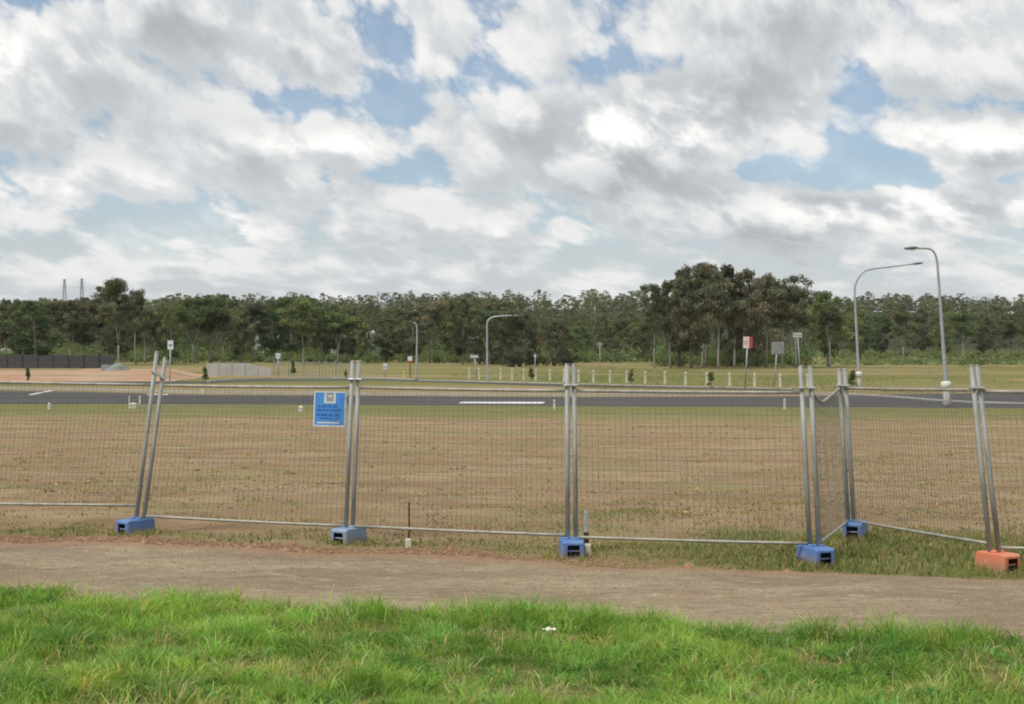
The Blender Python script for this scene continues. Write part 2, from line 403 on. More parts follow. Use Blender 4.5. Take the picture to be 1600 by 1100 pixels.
def path_material():
    m, nt, b, out = new_mat('compacted_gravel'); N = NT(nt); P = N.pos()
    s1 = N.noise(P, 1.1, 6, .6, .2, (.3, 1, 1)); s2 = N.noise(P, 7, 6, .7, .2, (.55, 1, 1)); g = N.noise(P, 60, 4, .75)
    c = N.mix(N.ramp(s1, .36, .66), (.26,.195,.125), (.37,.29,.188))
    c = N.mix(N.ramp(s2, .50, .70, 0, .75), c, (.165,.125,.088))
    c = N.mix(N.ramp(s2, .46, .28, 0, .85), c, (.50,.425,.32))
    c = N.mix(N.ramp(N.noise(P, 4.2, 8, .72, .6, (.35, 1, 1)), .54, .63, 0, .6), c, (.43,.36,.265))
    c = N.mix(N.ramp(N.noise(P, 2.6, 7, .7, .5, (.4, 1, 1)), .53, .68, 0, .6), c, (.24,.18,.125))
    v = N.n('ShaderNodeTexVoronoi'); v.inputs['Scale'].default_value = 34; N.l(P, v.inputs['Vector'])
    c = N.mix(N.ramp(v.outputs['Distance'], .1, .6, 0, .5), N.mix(1.0, c, (1.25,1.24,1.2), 'MULTIPLY'), N.mix(1.0, c, (.55,.55,.55), 'MULTIPLY'))
    c = N.mix(N.ramp(g, .4, .7, 0, .5), c, (.18,.145,.11))
    # clay washed in from the fence side
    a = N.attr('tint'); sp = N.n('ShaderNodeSeparateColor'); N.l(a.outputs['Color'], sp.inputs[0])
    on = N.math('ADD', sp.outputs[0], N.math('MULTIPLY', N.math('SUBTRACT', N.noise(P, 2.4, 6, .65, .3, (.5, 1, 1)), .5), 1.3))
    c = N.mix(N.ramp(on, .45, 1.0, 0, .85), c, (.30,.19,.115))
    N.l(c, b.inputs['Base Color']); b.inputs['Roughness'].default_value = .95; b.inputs['Specular IOR Level'].default_value = .12
    h = N.math('ADD', N.math('MULTIPLY', v.outputs['Distance'], -.5), N.math('ADD', s2, N.math('MULTIPLY', g, .4)))
    N.l(N.bump(h, .7, .03), b.inputs['Normal']); return m
M['path'] = path_material()

def asphalt_material():
    m, nt, b, out = new_mat('asphalt'); N = NT(nt); P = N.pos()
    s = N.noise(P, .12, 5, .6, .2, (.25, 1.6, 1)); g = N.noise(P, 40, 3, .7)
    c = N.mix(N.ramp(s, .35, .68), (.060,.056,.052), (.092,.086,.079))
    c = N.mix(N.ramp(g, .4, .7, 0, .5), c, (.05,.05,.05))
    N.l(c, b.inputs['Base Color']); b.inputs['Roughness'].default_value = .85; b.inputs['Specular IOR Level'].default_value = .2
    N.l(N.bump(g, .3, .01), b.inputs['Normal']); return m
M['asphalt'] = asphalt_material()

# ------------------------------------------------------------------ THE SETTING
def edge_fn(pts):                     # pixel polyline on the ground -> world Y as a function of X
    w = np.array([ground_at(x, y)[:2] for x, y in pts]); w = w[np.argsort(w[:, 0])]
    def f(x): return np.interp(x, w[:, 0], w[:, 1])
    return f
grass_edge = edge_fn([(-700,905),(-200,915),(0,922),(100,920),(200,942),(280,932),(400,940),(500,952),(620,950),(800,964),(1040,968),(1150,984),(1300,984),(1450,988),(1600,1004),(1900,1020),(2400,1050)])
path_far = edge_fn([(-700,828),(-200,838),(0,846),(150,846),(300,854),(450,862),(600,866),(760,872),(900,884),(1060,888),(1150,893),(1300,897),(1450,904),(1600,908),(1900,925),(2400,950)])
road_near = edge_fn([(-900,632),(-200,631.5),(0,631.5),(400,632),(860,634.5),(1200,636),(1600,638),(2400,642)])
road_far = edge_fn([(-900,606),(-200,608),(0,610),(150,612.5),(300,616.5),(700,619.5),(900,620.5),(1200,619.5),(1600,613),(2400,600)])

def nodes(segs):
    out = [segs[0][0]]
    for a, b, n in segs: out += list(np.linspace(a, b, n+1)[1:])
    return np.array(out)
xs_h = nodes([(0, 7, 70), (7, 16, 45), (16, 45, 58), (45, 120, 50), (120, 500, 40), (500, 3000, 14)])
xs = np.concatenate([-xs_h[:0:-1], xs_h])
ys = nodes([(-400, 0, 8), (0, 8, 12), (8, 22, 140), (22, 60, 76), (60, 80, 40), (80, 130, 50), (130, 300, 85), (300, 450, 40), (450, 520, 10), (520, 700, 12), (700, 1000, 10), (1000, 1400, 8), (1400, 4000, 8)])
def smooth(a, b, v):
    t = np.clip((v-a)/(b-a), 0, 1); return t*t*(3-2*t)
def hash_noise(x, y, s, seed=0):
    """cheap smooth value noise in numpy"""
    x = x*s+seed*17.3; y = y*s+seed*9.1
    xi = np.floor(x); yi = np.floor(y); fx = x-xi; fy = y-yi
    fx = fx*fx*(3-2*fx); fy = fy*fy*(3-2*fy)
    h = lambda a, b: np.modf(np.abs(np.sin(a*127.1+b*311.7+seed)*43758.5453))[0]
    return (h(xi,yi)*(1-fx)+h(xi+1,yi)*fx)*(1-fy)+(h(xi,yi+1)*(1-fx)+h(xi+1,yi+1)*fx)*fy
def zone_green(X, Y):
    pf = path_far(X); rn = road_near(X); ge = grass_edge(X)
    g = np.zeros_like(X)
    g = np.maximum(g, .95*smooth(rn-38, rn-6, Y)*(Y < rn+.5))              # green strip along the road
    right = smooth(1.2, 3.0, X)
    g = np.maximum(g, (.42+.52*right)*smooth(pf-.1, pf+.25, Y)*(1-smooth(pf+1.0+1.6*right, pf+2.0+3.0*right, Y)))
    g = np.maximum(g, .42*np.exp(-((X-2.0)/1.6)**2-((Y-21.5)/1.5)**2))
    g = np.maximum(g, .95*(1-smooth(ge-.35, ge+.05, Y)))
    g = np.where(Y > rn, .45, g)
    return g
def zone_orange(X, Y):
    pf = path_far(X)
    o = np.exp(-((Y-pf-.15)/.42)**2)*(1-smooth(-1.2, 1.5, X))*1.05
    o = np.maximum(o, np.exp(-((Y-pf+.1)/.30)**2)*.75*(1-smooth(1.8, 4.5, X)))
    o = np.maximum(o, .62*np.exp(-((Y-pf)/.28)**2)*smooth(1.8, 3.5, X))
    o = np.maximum(o, .55*np.exp(-((X-4.0-(Y-20)*.18)/.30)**2)*(Y > 19.5)*(Y < 44))
    return o
def build_ground():
    X, Y = np.meshgrid(xs, ys); Z = gz(X, Y)
    v = np.stack([X.ravel(), Y.ravel(), Z.ravel()], 1)
    nx, ny = len(xs), len(ys); i = np.arange(nx*ny).reshape(ny, nx)
    q = np.stack([i[:-1,:-1].ravel(), i[:-1,1:].ravel(), i[1:,1:].ravel(), i[1:,:-1].ravel()], 1)
    t = np.stack([zone_green(X, Y).ravel(), zone_orange(X, Y).ravel(), smooth(105, 150, Y).ravel()], 1)
    o = link('ground', mesh_np('ground', v, [q], np.clip(t, 0, 1.2), True), M['ground']); tag(o, 'dry brown field with patchy green grass sloping to the road', 'field', kind='structure')
build_ground()

def strip(name, f0, f1, x0, x1, dx, nrow, lift, mat, label=None, cat=None, tint=None, noisy=0.0):
    x = np.arange(x0, x1+dx/2, dx); rows = []
    lo, hi = f0(x), f1(x)
    if noisy:
        lo = lo+(hash_noise(x, x*0, 1.6, 3)-.5)*noisy; hi = hi+(hash_noise(x, x*0, 1.9, 5)-.5)*noisy+(hash_noise(x, x*0, 7, 6)-.5)*noisy*.5
    V = []
    for k in range(nrow+1):
        y = lo+(hi-lo)*k/nrow; V.append(np.stack([x, y, gz(x, y)+lift], 1))
    n = len(x); i = np.arange(n*(nrow+1)).reshape(nrow+1, n); v = np.concatenate(V)
    q = np.stack([i[:-1,:-1].ravel(), i[:-1,1:].ravel(), i[1:,1:].ravel(), i[1:,:-1].ravel()], 1)
    t = None
    if tint is not None: t = tint(v[:,0], v[:,1])[:, None]*np.ones((1, 3))
    o = link(name, mesh_np(name, v, [q], t, True), mat); tag(o, label, cat, kind='structure'); return o
strip('path', lambda x: grass_edge(x)-.15, path_far, -14, 14, .08, 36, .008, M['path'], 'pale compacted gravel path between the grass verge and the fence', 'path',
      lambda x, y: smooth(-.75, -.05, y-path_far(x))*(1-.45*smooth(2, 5, x)), .28)
strip('road', road_near, road_far, -160, 160, 2.0, 10, .006, M['asphalt'], 'dark asphalt road running across behind the brown field', 'road')

def kerb(name, pts, w, h, label, mat, lift=0.0, parent=None):
    P = [ground_at(x, y) for x, y in pts]; P = np.array(P)
    t = np.gradient(P[:, :2], axis=0); t /= np.linalg.norm(t, axis=1)[:, None]; nrm = np.stack([-t[:,1], t[:,0]], 1)
    V = []
    for p, n_ in zip(P, nrm):
        a = p[:2]-n_*w/2; b = p[:2]+n_*w/2
        za = float(gz(*a)); zb = float(gz(*b))
        V += [(a[0], a[1], za-.15), (a[0]+n_[0]*.04, a[1]+n_[1]*.04, za+h), (b[0], b[1], zb+h), (b[0], b[1], zb-.15)]
    q = []
    for i in range(len(P)-1):
        for k in range(3): q.append((i*4+k, i*4+4+k, i*4+5+k, i*4+1+k))
    q += [(0,1,2,3), (len(P)*4-1, len(P)*4-2, len(P)*4-3, len(P)*4-4)]
    o = link(name, mesh_np(name, V, [np.array(q)]), mat, parent); return tag(o, label, 'kerb', kind='structure')
def dense(pts, n=40):
    pts = np.array(pts, float); s = np.linspace(0, len(pts)-1, n); return list(zip(np.interp(s, range(len(pts)), pts[:,0]), np.interp(s, range(len(pts)), pts[:,1])))
kerb('kerb', dense([(-900,603.5),(-200,605.5),(0,607),(150,609.5),(300,613.5),(700,617),(900,618),(1200,617),(1330,616)]), .45, .13, 'pale concrete kerb along the far edge of the road', M['concrete'])
kerb('median_kerb', dense([(1330,616.5),(1400,621),(1460,626),(1520,629.5),(1620,632)]), .3, .10, 'pale kerb angling across the road behind the right lamp post', M['concrete'])
kerb('side_road_kerb', dense([(325,597),(360,594),(420,592),(520,591),(600,591.5),(650,594)]), .5, .14, 'pale kerb of the side road behind the blue sign', M['concrete'])
kerb('verge_kerb', dense([(655,594.5),(740,596.5),(850,599),(1000,603),(1120,606),(1240,608.5)]), .35, .1, 'low kerb in front of the white bollards', M['concrete'])
# side road behind the bank and bollards
def side_road():
    a = dense([(-500,600),(0,600.5),(200,600),(325,599),(420,595.5),(600,594.5),(760,600),(900,605),(1240,611)], 60)
    b = dense([(-500,596),(0,596.5),(200,596),(325,596),(420,593),(600,592.2),(760,597.5),(900,601),(1240,608.7)], 60)
    A = [ground_at(*p) for p in a]; B = [ground_at(*p) for p in b]
    V = np.array([x for p in zip(A, B) for x in p]); V[:, 2] += .006
    q = [(2*i, 2*i+2, 2*i+3, 2*i+1) for i in range(len(A)-1)]
    tag(link('side_road', mesh_np('side_road', V, [np.array(q)]), M['asphalt']), 'narrow grey side road curving behind the main road', 'road', kind='structure')
side_road()
def marking(pix, label):
    P = np.array([ground_at(*p) for p in pix]); P[:, 2] += .014
    tag(link('road_marking', mesh_np('road_marking', P, [np.array([(0,1,2,3)])]), M['line_paint']), label, 'road marking', kind='structure')
marking([(716,630.6),(848,631.0),(852,628.2),(722,628.0)], 'thick white painted bar on the road right of the blue sign')
marking([(43,617),(50,617.4),(86,610),(80,609.8)], 'slanted white lane dash on the road at the far left')
marking([(228,617),(262,617.2),(264,616),(232,615.8)], 'short white lane dash behind the leftmost fence joint')

# ------------------------------------------------------------------ grass, gravel, clods (stuff)
def blades(name, X, Y, H, W, tint, lean, label, cat, mat):
    n = len(X); Z = gz(X, Y)-.01
    a = rng.uniform(0, 2*math.pi, n); la = rng.normal(0, 1, n)
    dx, dy = np.cos(a), np.sin(a)                     # blade width direction
    lx = lean[0]+rng.normal(0, .48, n); ly = lean[1]+rng.normal(0, .48, n)
    base = np.stack([X, Y, Z], 1); w = np.stack([dx, dy, dx*0], 1)*W[:, None]*.5
    mid = base+np.stack([lx*H*.38, ly*H*.38, H*.58], 1); tip = base+np.stack([lx*H*1.05, ly*H*1.05, H*(1-.22*np.minimum(1.6, np.hypot(lx, ly)))], 1)
    V = np.stack([base-w, base+w, mid-w*.8, mid+w*.8, tip], 1).reshape(-1, 3)
    i = np.arange(n)*5
    q = np.stack([i, i+1, i+3, i+2], 1); t = np.stack([i+2, i+3, i+4], 1)
    T = np.repeat(tint, 5, axis=0)
    o = link(name, mesh_np(name, V, [q, t], T), mat); return tag(o, label, cat, kind='stuff')

def grass_colours(n, X, Y, straw):
    p = hash_noise(X, Y, 1.1, 1)*.6+hash_noise(X, Y, 3.3, 2)*.4
    c1 = np.array([.215,.375,.075]); c2 = np.array([.315,.475,.115]); c3 = np.array([.130,.250,.052])
    k = np.clip((p-.25)/.5+rng.normal(0, .22, n), 0, 1)[:, None]
    c = np.where(k < .5, c3+(c1-c3)*k*2, c1+(c2-c1)*(k-.5)*2)
    s = rng.random(n) < straw
    sc = np.array([.55,.47,.24])*rng.uniform(.7, 1.2, (n, 1))
    c = np.where(s[:, None], sc, c)*rng.uniform(.82, 1.18, (n, 1))
    return c
def verge_grass():
    n1, nt_, per = 230000, 7200, 50
    X1 = rng.uniform(-8.5, 8.5, n1); Y1 = rng.uniform(8.6, 17.2, n1)
    tx = rng.uniform(-8.5, 8.5, nt_); ty = rng.uniform(8.6, 17.2, nt_); th = np.clip(rng.gamma(7, 1/7., nt_), .45, 1.55); ts = rng.uniform(.03, .085, nt_); tt = rng.uniform(.7, 1.35, nt_); tyel = rng.normal(0, .12, nt_)
    tl = rng.normal(0, .28, (nt_, 2))
    i = np.repeat(np.arange(nt_), per); n2 = len(i)
    ox = rng.normal(0, 1, n2); oy = rng.normal(0, 1, n2)
    X = np.concatenate([X1, tx[i]+ox*ts[i]]); Y = np.concatenate([Y1, ty[i]+oy*ts[i]])
    LX = np.concatenate([np.zeros(n1), ox*.42+tl[i, 0]]); LY = np.concatenate([np.zeros(n1), oy*.42+tl[i, 1]])
    HS = np.concatenate([np.full(n1, .62), th[i]*1.18]); TS = np.concatenate([np.full(n1, .82), tt[i]]); TY = np.concatenate([np.zeros(n1), tyel[i]])
    n = len(X)
    edge = grass_edge(X)+(hash_noise(X, Y*0, 2.4, 4)-.5)*.34+(hash_noise(X, Y*0, 9, 8)-.5)*.14
    thin = np.clip((edge-Y)/.22, 0, 1)
    bare = hash_noise(X, Y, 1.5, 11)*.6+hash_noise(X, Y, 4.1, 12)*.4
    keep = (Y < edge) & (rng.random(n) < .2+.8*thin) & (rng.random(n) < np.clip(1.25-np.clip(bare-.54, 0, 1)*4.5, .12, 1))
    X, Y, edge, bare, LX, LY, HS, TS, TY = [v[keep] for v in (X, Y, edge, bare, LX, LY, HS, TS, TY)]; n = len(X)
    tuft = hash_noise(X, Y, 1.6, 21)*.6+hash_noise(X, Y, 4.5, 22)*.4
    near_edge = np.exp(-((edge-Y)/.8)**2)
    H = (.075+.19*np.clip(tuft-.28, 0, 1)**1.1+.09*near_edge*np.clip(tuft+.1, 0, 1))*HS*rng.uniform(.45, 1.05, n)
    H = np.minimum(np.where(rng.random(n) < .012, H*1.45, H), .34)
    W = rng.uniform(.005, .011, n)
    straw = np.clip(.035+(bare-.50)*1.3, .02, .5)
    c = grass_colours(n, X, Y, straw)*TS[:, None]*np.stack([1+TY, np.ones(n), 1-TY*.5], 1)
    blades('verge_grass', X, Y, H, W, c, (LX, LY), 'lush bright green grass along the bottom of the picture', 'grass', M['grass'])
verge_grass()
def fence_line_grass():
    n = 130000
    X = rng.uniform(-8, 9, n); Y = rng.uniform(14.5, 26, n)
    g = zone_green(X, Y)*(Y > path_far(X)); o = zone_orange(X, Y)
    pn = hash_noise(X, Y, 1.3, 41)*.5+hash_noise(X, Y, 3.7, 42)*.5
    keep = (rng.random(n) < np.clip(g*1.3+(pn-.55)*1.6-.6*o-.1, 0, 1)) & (Y > path_far(X)-.25*rng.random(n)**3)
    X, Y, g = X[keep], Y[keep], g[keep]; n = len(X)
    H = rng.uniform(.025, .075, n)*(1+.5*g)
    c = grass_colours(n, X, Y, .25)*np.array([1.0,.78,1.0]); dry = rng.random(n) < .35
    c = np.where(dry[:, None], np.array([.52,.41,.22])*rng.uniform(.7, 1.2, (n, 1)), c)
    blades('fence_line_grass', X, Y, H, rng.uniform(.008, .016, n), c, (0, 0), 'short green and dry grass growing along the foot of the fence', 'grass', M['grass'])
fence_line_grass()
def field_grass():
    n = 170000
    u = rng.random(n); Y = 18+(u**1.6)*50; X = rng.uniform(-1, 1, n)*(Y*.42+1.5)
    pn = hash_noise(X*.4, Y, .9, 51)*.5+hash_noise(X*.5, Y, 3.1, 52)*.5
    keep = (rng.random(n) < np.clip((pn-.42)*4, 0.03, 1)) & (Y > path_far(X)+.6)
    X, Y = X[keep], Y[keep]; n = len(X)
    H = rng.uniform(.015, .05, n); k = hash_noise(X, Y, .35, 53)[:, None]
    c = np.array([.52,.39,.22])*(1-k)+np.array([.42,.345,.17])*k
    c = np.where((rng.random(n) < .25)[:, None], np.array([.36,.22,.12]), c)*rng.uniform(.65, 1.2, (n, 1))
    blades('field_stubble', X, Y, H, rng.uniform(.012, .03, n), c, (0, 0), 'dry straw coloured stubble scattered over the brown field', 'grass', M['dry_grass'])
field_grass()
def stones(name, X, Y, S, mat, label, cat, lift=0.0):
    n = len(X)
    base = np.array([(1,0,0),(0,1,0),(-1,0,0),(0,-1,0),(0,0,.75),(0,0,-.5)])
    jit = rng.uniform(.6, 1.3, (n, 6, 1)); a = rng.uniform(0, 6.28, n)
    V = base[None]*jit*S[:, None, None]
    c, s = np.cos(a)[:, None], np.sin(a)[:, None]
    x = V[..., 0]*c-V[..., 1]*s; y = V[..., 0]*s+V[..., 1]*c
    V = np.stack([x+X[:, None], y+Y[:, None], V[..., 2]+(gz(X, Y)+lift)[:, None]], 2).reshape(-1, 3)
    t = np.array([(0,1,4),(1,2,4),(2,3,4),(3,0,4),(1,0,5),(2,1,5),(3,2,5),(0,3,5)])
    T = (t[None]+(np.arange(n)*6)[:, None, None]).reshape(-1, 3)
    return tag(link(name, mesh_np(name, V, [T]), mat), label, cat, kind='stuff')
n = 9000; X = rng.uniform(-8, 8, n); u = rng.random(n); Y = grass_edge(X)+u*(path_far(X)-grass_edge(X))
stones('path_gravel', X, Y, rng.uniform(.006, .017, n)*(1+.8*(rng.random(n) < .05)), M['pebble'], 'loose pale stones scattered over the gravel path', 'gravel', .008)
n = 2600; X = rng.uniform(-8.5, 4, n)-1; Y = path_far(X)+rng.normal(.12, .20, n)
kk = rng.random(n) < np.clip(1.1-(X+2)*.14, .15, 1); X, Y = X[kk], Y[kk]
stones('clay_clods', X, Y, rng.uniform(.008, .030, len(X))*(1+1.3*(rng.random(len(X)) < .04)), M['clod'], 'crumbly orange clay clods along the far edge of the path', 'soil', .004)

# ------------------------------------------------------------------ FENCE
# joints: ground pixel of the block, then bottom/top pixels of the left-hand and right-hand post
J = [
 dict(g=(-330,812), L=None, Rr=((-318,800),(-290,545))),
 dict(g=(212,834), L=((212,818),(245,551)), Rr=((224,818),(258,560))),
 dict(g=(545,848), L=((540,834),(551,566)), Rr=((551,834),(561,566))),
 dict(g=(893,868), L=((887,852),(886,570)), Rr=((900,852),(897,570))),
 dict(g=(1274,880), L=((1266,864),(1251,573)), Rr=((1280,864),(1266,573))),
 dict(g=(1336,838), L=((1326,826),(1311,578)), Rr=((1335,826),(1320,578))),
 dict(g=(1559,890), L=((1548,872),(1518,572)), Rr=((1562,872),(1527,572))),
 dict(g=(1935,900), L=((1925,884),(1900,575)), Rr=None)]
for j in J:
    gp = ground_at(*j['g']); j['G'] = gp; Y = gp[1]
    for k in ('L', 'Rr'):
        if j[k]:
            b, t = j[k]; j[k] = (at(b[0], b[1], Y), at(t[0], t[1], Y+.22))    # the fence leans back a little
def lerp(a, b, t): return a+(b-a)*t
# (rail fractions along the posts: bottom-left, bottom-right, top-left, top-right)
RF = [(.07,.105,.82,.81), (.045,.045,.835,.852), (.045,.055,.852,.855), (.045,.05,.855,.86), (.05,.05,.86,.885), (.05,.075,.885,.875), (.055,.06,.867,.87)]
LAB = ['galvanised mesh fence panel leaving the left edge of the picture',
       'galvanised mesh fence panel carrying the blue sign',
       'galvanised mesh fence panel behind the thin rusty stake',
       'galvanised mesh fence panel right of the white topped survey stake',
       'narrow looking fence panel turned away from the camera with bent top rail',
       'galvanised mesh fence panel between the rear blue block and the orange block',
       'galvanised mesh fence panel leaving the right edge beside the orange block']
def fence_panel(i):
    A, B = J[i]['Rr'], J[i+1]['L']; rf = RF[i]
    base = np.array([(A[0][0]+B[0][0])/2, (A[0][1]+B[0][1])/2, 0.0]); base[2] = float(gz(base[0], base[1]))
    root = empty('mesh_fence', base); tag(root, LAB[i], 'fence panel', 'temporary fence panels')
    for (b, t) in (A, B):
        d = (b-t)/np.linalg.norm(b-t)
        centred(MB().tube([b+d*.06, t], .028, 10), base).build('post', M['galv'], root, True)
        c = MB().tube([t-(-d)*0.0, t-d*.012], .030, 10); centred(c, base).build('post_cap', M['clamp'], root, True)
    bl, br = lerp(A[0], A[1], rf[0]), lerp(B[0], B[1], rf[1]); tl, tr = lerp(A[0], A[1], rf[2]), lerp(B[0], B[1], rf[3])
    sag = np.array([0, 0, -.006])
    n = 9
    def rail(p, q, bend=None):
        pts = [lerp(p, q, s)+sag*math.sin(math.pi*s) for s in np.linspace(0, 1, n)]
        if bend:
            s0, dz = bend; pts = [pt+np.array([0, 0, dz*(min(s/s0, (1-s)/(1-s0)))]) for pt, s in zip(pts, np.linspace(0, 1, n))]
        return pts
    rb = rail(bl, br); rt = rail(tl, tr, (.32, -.14) if i == 4 else None)
    centred(MB().tube(rb, .0185, 8), base).build('bottom_rail', M['galv_dull'], root, True)
    centred(MB().tube(rt, .0185, 8), base).build('top_rail', M['galv_dull'], root, True)
    rb, rt = np.array(rb), np.array(rt)
    def on(rl, s):
        k = s*(n-1); a = min(int(k), n-2); return lerp(rl[a], rl[a+1], k-a)
    W = np.linalg.norm(br-bl); Hh = np.linalg.norm(tl-bl)
    wm = MB()
    nv = int(W/.066)
    for k in range(1, nv):
        s = k/nv; a, b = on(rb, s), on(rt, s); wob = rng.normal(0, .004, 3)
        wm.tube([a, lerp(a, b, .5)+wob, b], .0020, 4, False)
    nh = int(Hh/.125)
    for k in range(1, nh):
        f = k/nh
        pts = [lerp(on(rb, s), on(rt, s), f)+np.array([0, .006*math.sin(9*s+k), 0]) for s in np.linspace(0, 1, 7)]
        wm.tube(pts, .0021, 4, False)
    o = centred(wm, base).build('wire_mesh', M['wire'], root); o['kind'] = 'stuff'
    return root
panels = [fence_panel(i) for i in range(7)]
# clamps join each pair of posts; each is a part of the panel on its left
for k in range(1, 7):
    root = panels[k-1]; base = np.array(root.location)
    L_, R_ = J[k]['L'], J[k]['Rr']
    for f in ((.885, .93) if k in (1, 3, 4, 6) else (.90,)):
        a, b = lerp(L_[0], L_[1], f), lerp(R_[0], R_[1], f); d = (b-a)/np.linalg.norm(b-a)
        if f == .93: continue
        mb = MB()
        for off in (-.034, .034):
            mb.tube([a-d*.04+np.array([0, off, 0]), b+d*.04+np.array([0, off, 0])], [.016, .016], 6)
        m_ = (a+b)/2; mb.tube([m_+np.array([0, -.075, 0]), m_+np.array([0, .06, 0])], .011, 6)
        centred(mb, base).build('clamp', M['clamp'], root)

def fence_block(j, rz, mats, label):
    Lh, Wd, Ht = .44, .27, .19
    g = J[j]['G']; root = empty('fence_block', g, rz); tag(root, label, 'fence foot', 'plastic fence feet')
    # body: rounded block with tapered sides, hollow grip recess in both ends, two post sockets on top
    def sect(y, sx, z0, z1, tp): return [(-Wd/2*sx, y, z0), (Wd/2*sx, y, z0), (Wd/2*sx*tp, y, z1), (-Wd/2*sx*tp, y, z1)]
    ysn = [-Lh/2, -Lh/2+.03, Lh/2-.03, Lh/2]; V = []; 
    for y, sx, z1 in zip(ysn, (.94, 1, 1, .94), (Ht-.02, Ht, Ht, Ht-.02)): V += sect(y, sx, -.02, z1, .90)
    q = []
    for s in range(3):
        for k in range(4): q.append((s*4+k, s*4+(k+1) % 4, s*4+4+(k+1) % 4, s*4+4+k))
    V = np.array(V); mb = MB(); n0 = 16
    rec = []
    for e, (o, y, yin) in enumerate(((0, -Lh/2, -Lh/2+.11), (12, Lh/2, Lh/2-.11))):
        w = Wd*.27; zb, zt = .012, Ht-.045
        ring = [(-w, y, zb), (w, y, zb), (w*.92, y, zt), (-w*.92, y, zt)]; inn = [(x*.9, yin, z) for x, _, z in ring]
        rec += ring+inn; r0 = 16+e*8
        for k in range(4):
            a, b = o+k, o+(k+1) % 4; c_, d_ = r0+(k+1) % 4, r0+k
            q.append((a, d_, c_, b) if e == 0 else (a, b, c_, d_))
    V = np.concatenate([V, np.array(rec)])
    mb.add(V, q); body = mb.build('block_body', mats[0], root, False, .012)
    for e in range(2):
        r0 = 16+e*8; pts = V[r0:r0+8]; qq = [(k, (k+1) % 4, 4+(k+1) % 4, 4+k) for k in range(4)]+[(4,5,6,7)]
        rc = MB().add(pts, qq).build('grip_recess', mats[1], root)
        y = pts[0][1]+(.03 if e == 0 else -.03)
        MB().tube([(-Wd*.26, y, Ht*.40), (Wd*.26, y, Ht*.40)], .011, 6).build('grip_bar', mats[0], rc)
    for s in (-.056, .056): MB().tube([(s*1.0, 0, Ht-.005), (s*1.0, 0, Ht+.022)], [.042, .036], 12).build('post_socket', mats[0], root, True)
    return root
B_, BG, O_ = (M['blue_plastic'], M['recess']), (M['bluegrey_plastic'], M['recess']), (M['orange_plastic'], M['recess_red'])
fence_block(1, R(-38), B_, 'blue plastic fence foot leftmost at the leaning joint')
fence_block(2, R(-30), BG, 'dusty grey blue fence foot below the blue sign')
fence_block(3, R(4), B_, 'blue fence foot facing the camera beside the white survey peg')
fence_block(4, R(20), B_, 'blue fence foot at the front corner where the fence turns away')
fence_block(5, R(-22), B_, 'blue fence foot standing farther back in the grass')
fence_block(6, R(28), O_, 'orange red plastic fence foot at the right edge')

# blue sign wired to the fence
def fence_sign():
    Yp = (J[1]['G'][1]*.18+J[2]['G'][1]*.82)+.10
    c = [at(489,666,Yp), at(540,667,Yp), at(541.5,612,Yp), at(491,611,Yp)]
    o_ = c[0].copy(); ex = (c[1]-c[0]); ez = (c[3]-c[0]); ny = np.array([0, -1., 0])
    root = empty('notice_sign', o_); tag(root, 'blue notice board with white border wired to the fence', 'sign')
    def panel(u0, u1, v0, v1, y0, y1, name, mat, par=root):
        P = []
        for v, in ((v0,), (v1,)):
            for (u, yy) in ((u0, y1), (u1, y1), (u1, y0), (u0, y0)): P.append(ex*u+ez*v+ny*yy)
        return MB().hexa(np.array(P)).build(name, mat, par)
    panel(0, 1, 0, 1, 0, .006, 'sign_board', M['sign_blue'])
    b = .045
    for a in ((0, b, 0, 1), (1-b, 1, 0, 1), (b, 1-b, 0, b*.9), (b, 1-b, 1-b*.9, 1)): panel(*a, .0065, .009, 'border_strip', M['sign_white'])
    lg = panel(.32, .67, .66, .952, .0065, .010, 'logo_panel', M['sign_white'])
    panel(.385, .60, .72, .952, .0103, .012, 'logo_emblem', M['sign_tan'], lg)
    panel(.44, .55, .84, .90, .0122, .0135, 'logo_bar', M['sign_white'], lg)
    r = random.Random(3)
    for v, (ua, ub), hh in ((.545, (.12, .74), .06), (.435, (.10, .86), .065), (.30, (.10, .88), .07), (.215, (.18, .82), .045)):
        u = ua
        while u < ub-.04:
            w = min(r.uniform(.07, .2), ub-u); panel(u, u+w, v, v+hh, .0065, .0078, 'text_line', M['sign_dark']); u += w+.035
    panel(.12, .80, .085, .13, .0065, .0078, 'text_line', M['sign_white'])
    for u in (.03, .97):
        for v in (.03, .96):
            p = ex*u+ez*v; MB().tube([p+ny*.012, p-ny*.20], .003, 5).build('wire_tie', M['wire'], root)
fence_sign()

# stakes by the fence
def stake(px, yb, yt, mats, label, split=None, wtop=.012):
    g = ground_at(px, yb); t = at(px, yt, g[1]+.02); root = empty('survey_stake', g); tag(root, label, 'stake')
    g0 = g-np.array([0, 0, .05])
    if split is None:
        mb = MB()
        for k in range(3):
            a = k*2.094+.3; d = np.array([math.cos(a), math.sin(a), 0])*.013; s = np.array([-d[1], d[0], 0])*.22
            mb.hexa(np.array([g0-s, g0+s, g0+s+d, g0-s+d, t-s, t+s, t+s+d, t-s+d]))
        centred(mb, g).build('picket', mats[0], root)
    else:
        m_ = lerp(g0, t, split); w = np.array([wtop, 0, 0]); y = np.array([0, wtop*.6, 0])
        def bar(a, b, w, y): return centred(MB().hexa(np.array([a-w-y, a+w-y, a+w+y, a-w+y, b-w-y, b+w-y, b+w+y, b-w+y])), g)
        bar(g0, m_, w*1.15, y*1.15).build('lower_shaft', mats[0], root); bar(m_, t, w, y).build('painted_top', mats[1], root)
    return g
g1 = stake(639, 850, 785, (M['rust'],), 'thin rusty steel picket behind the small cream peg')
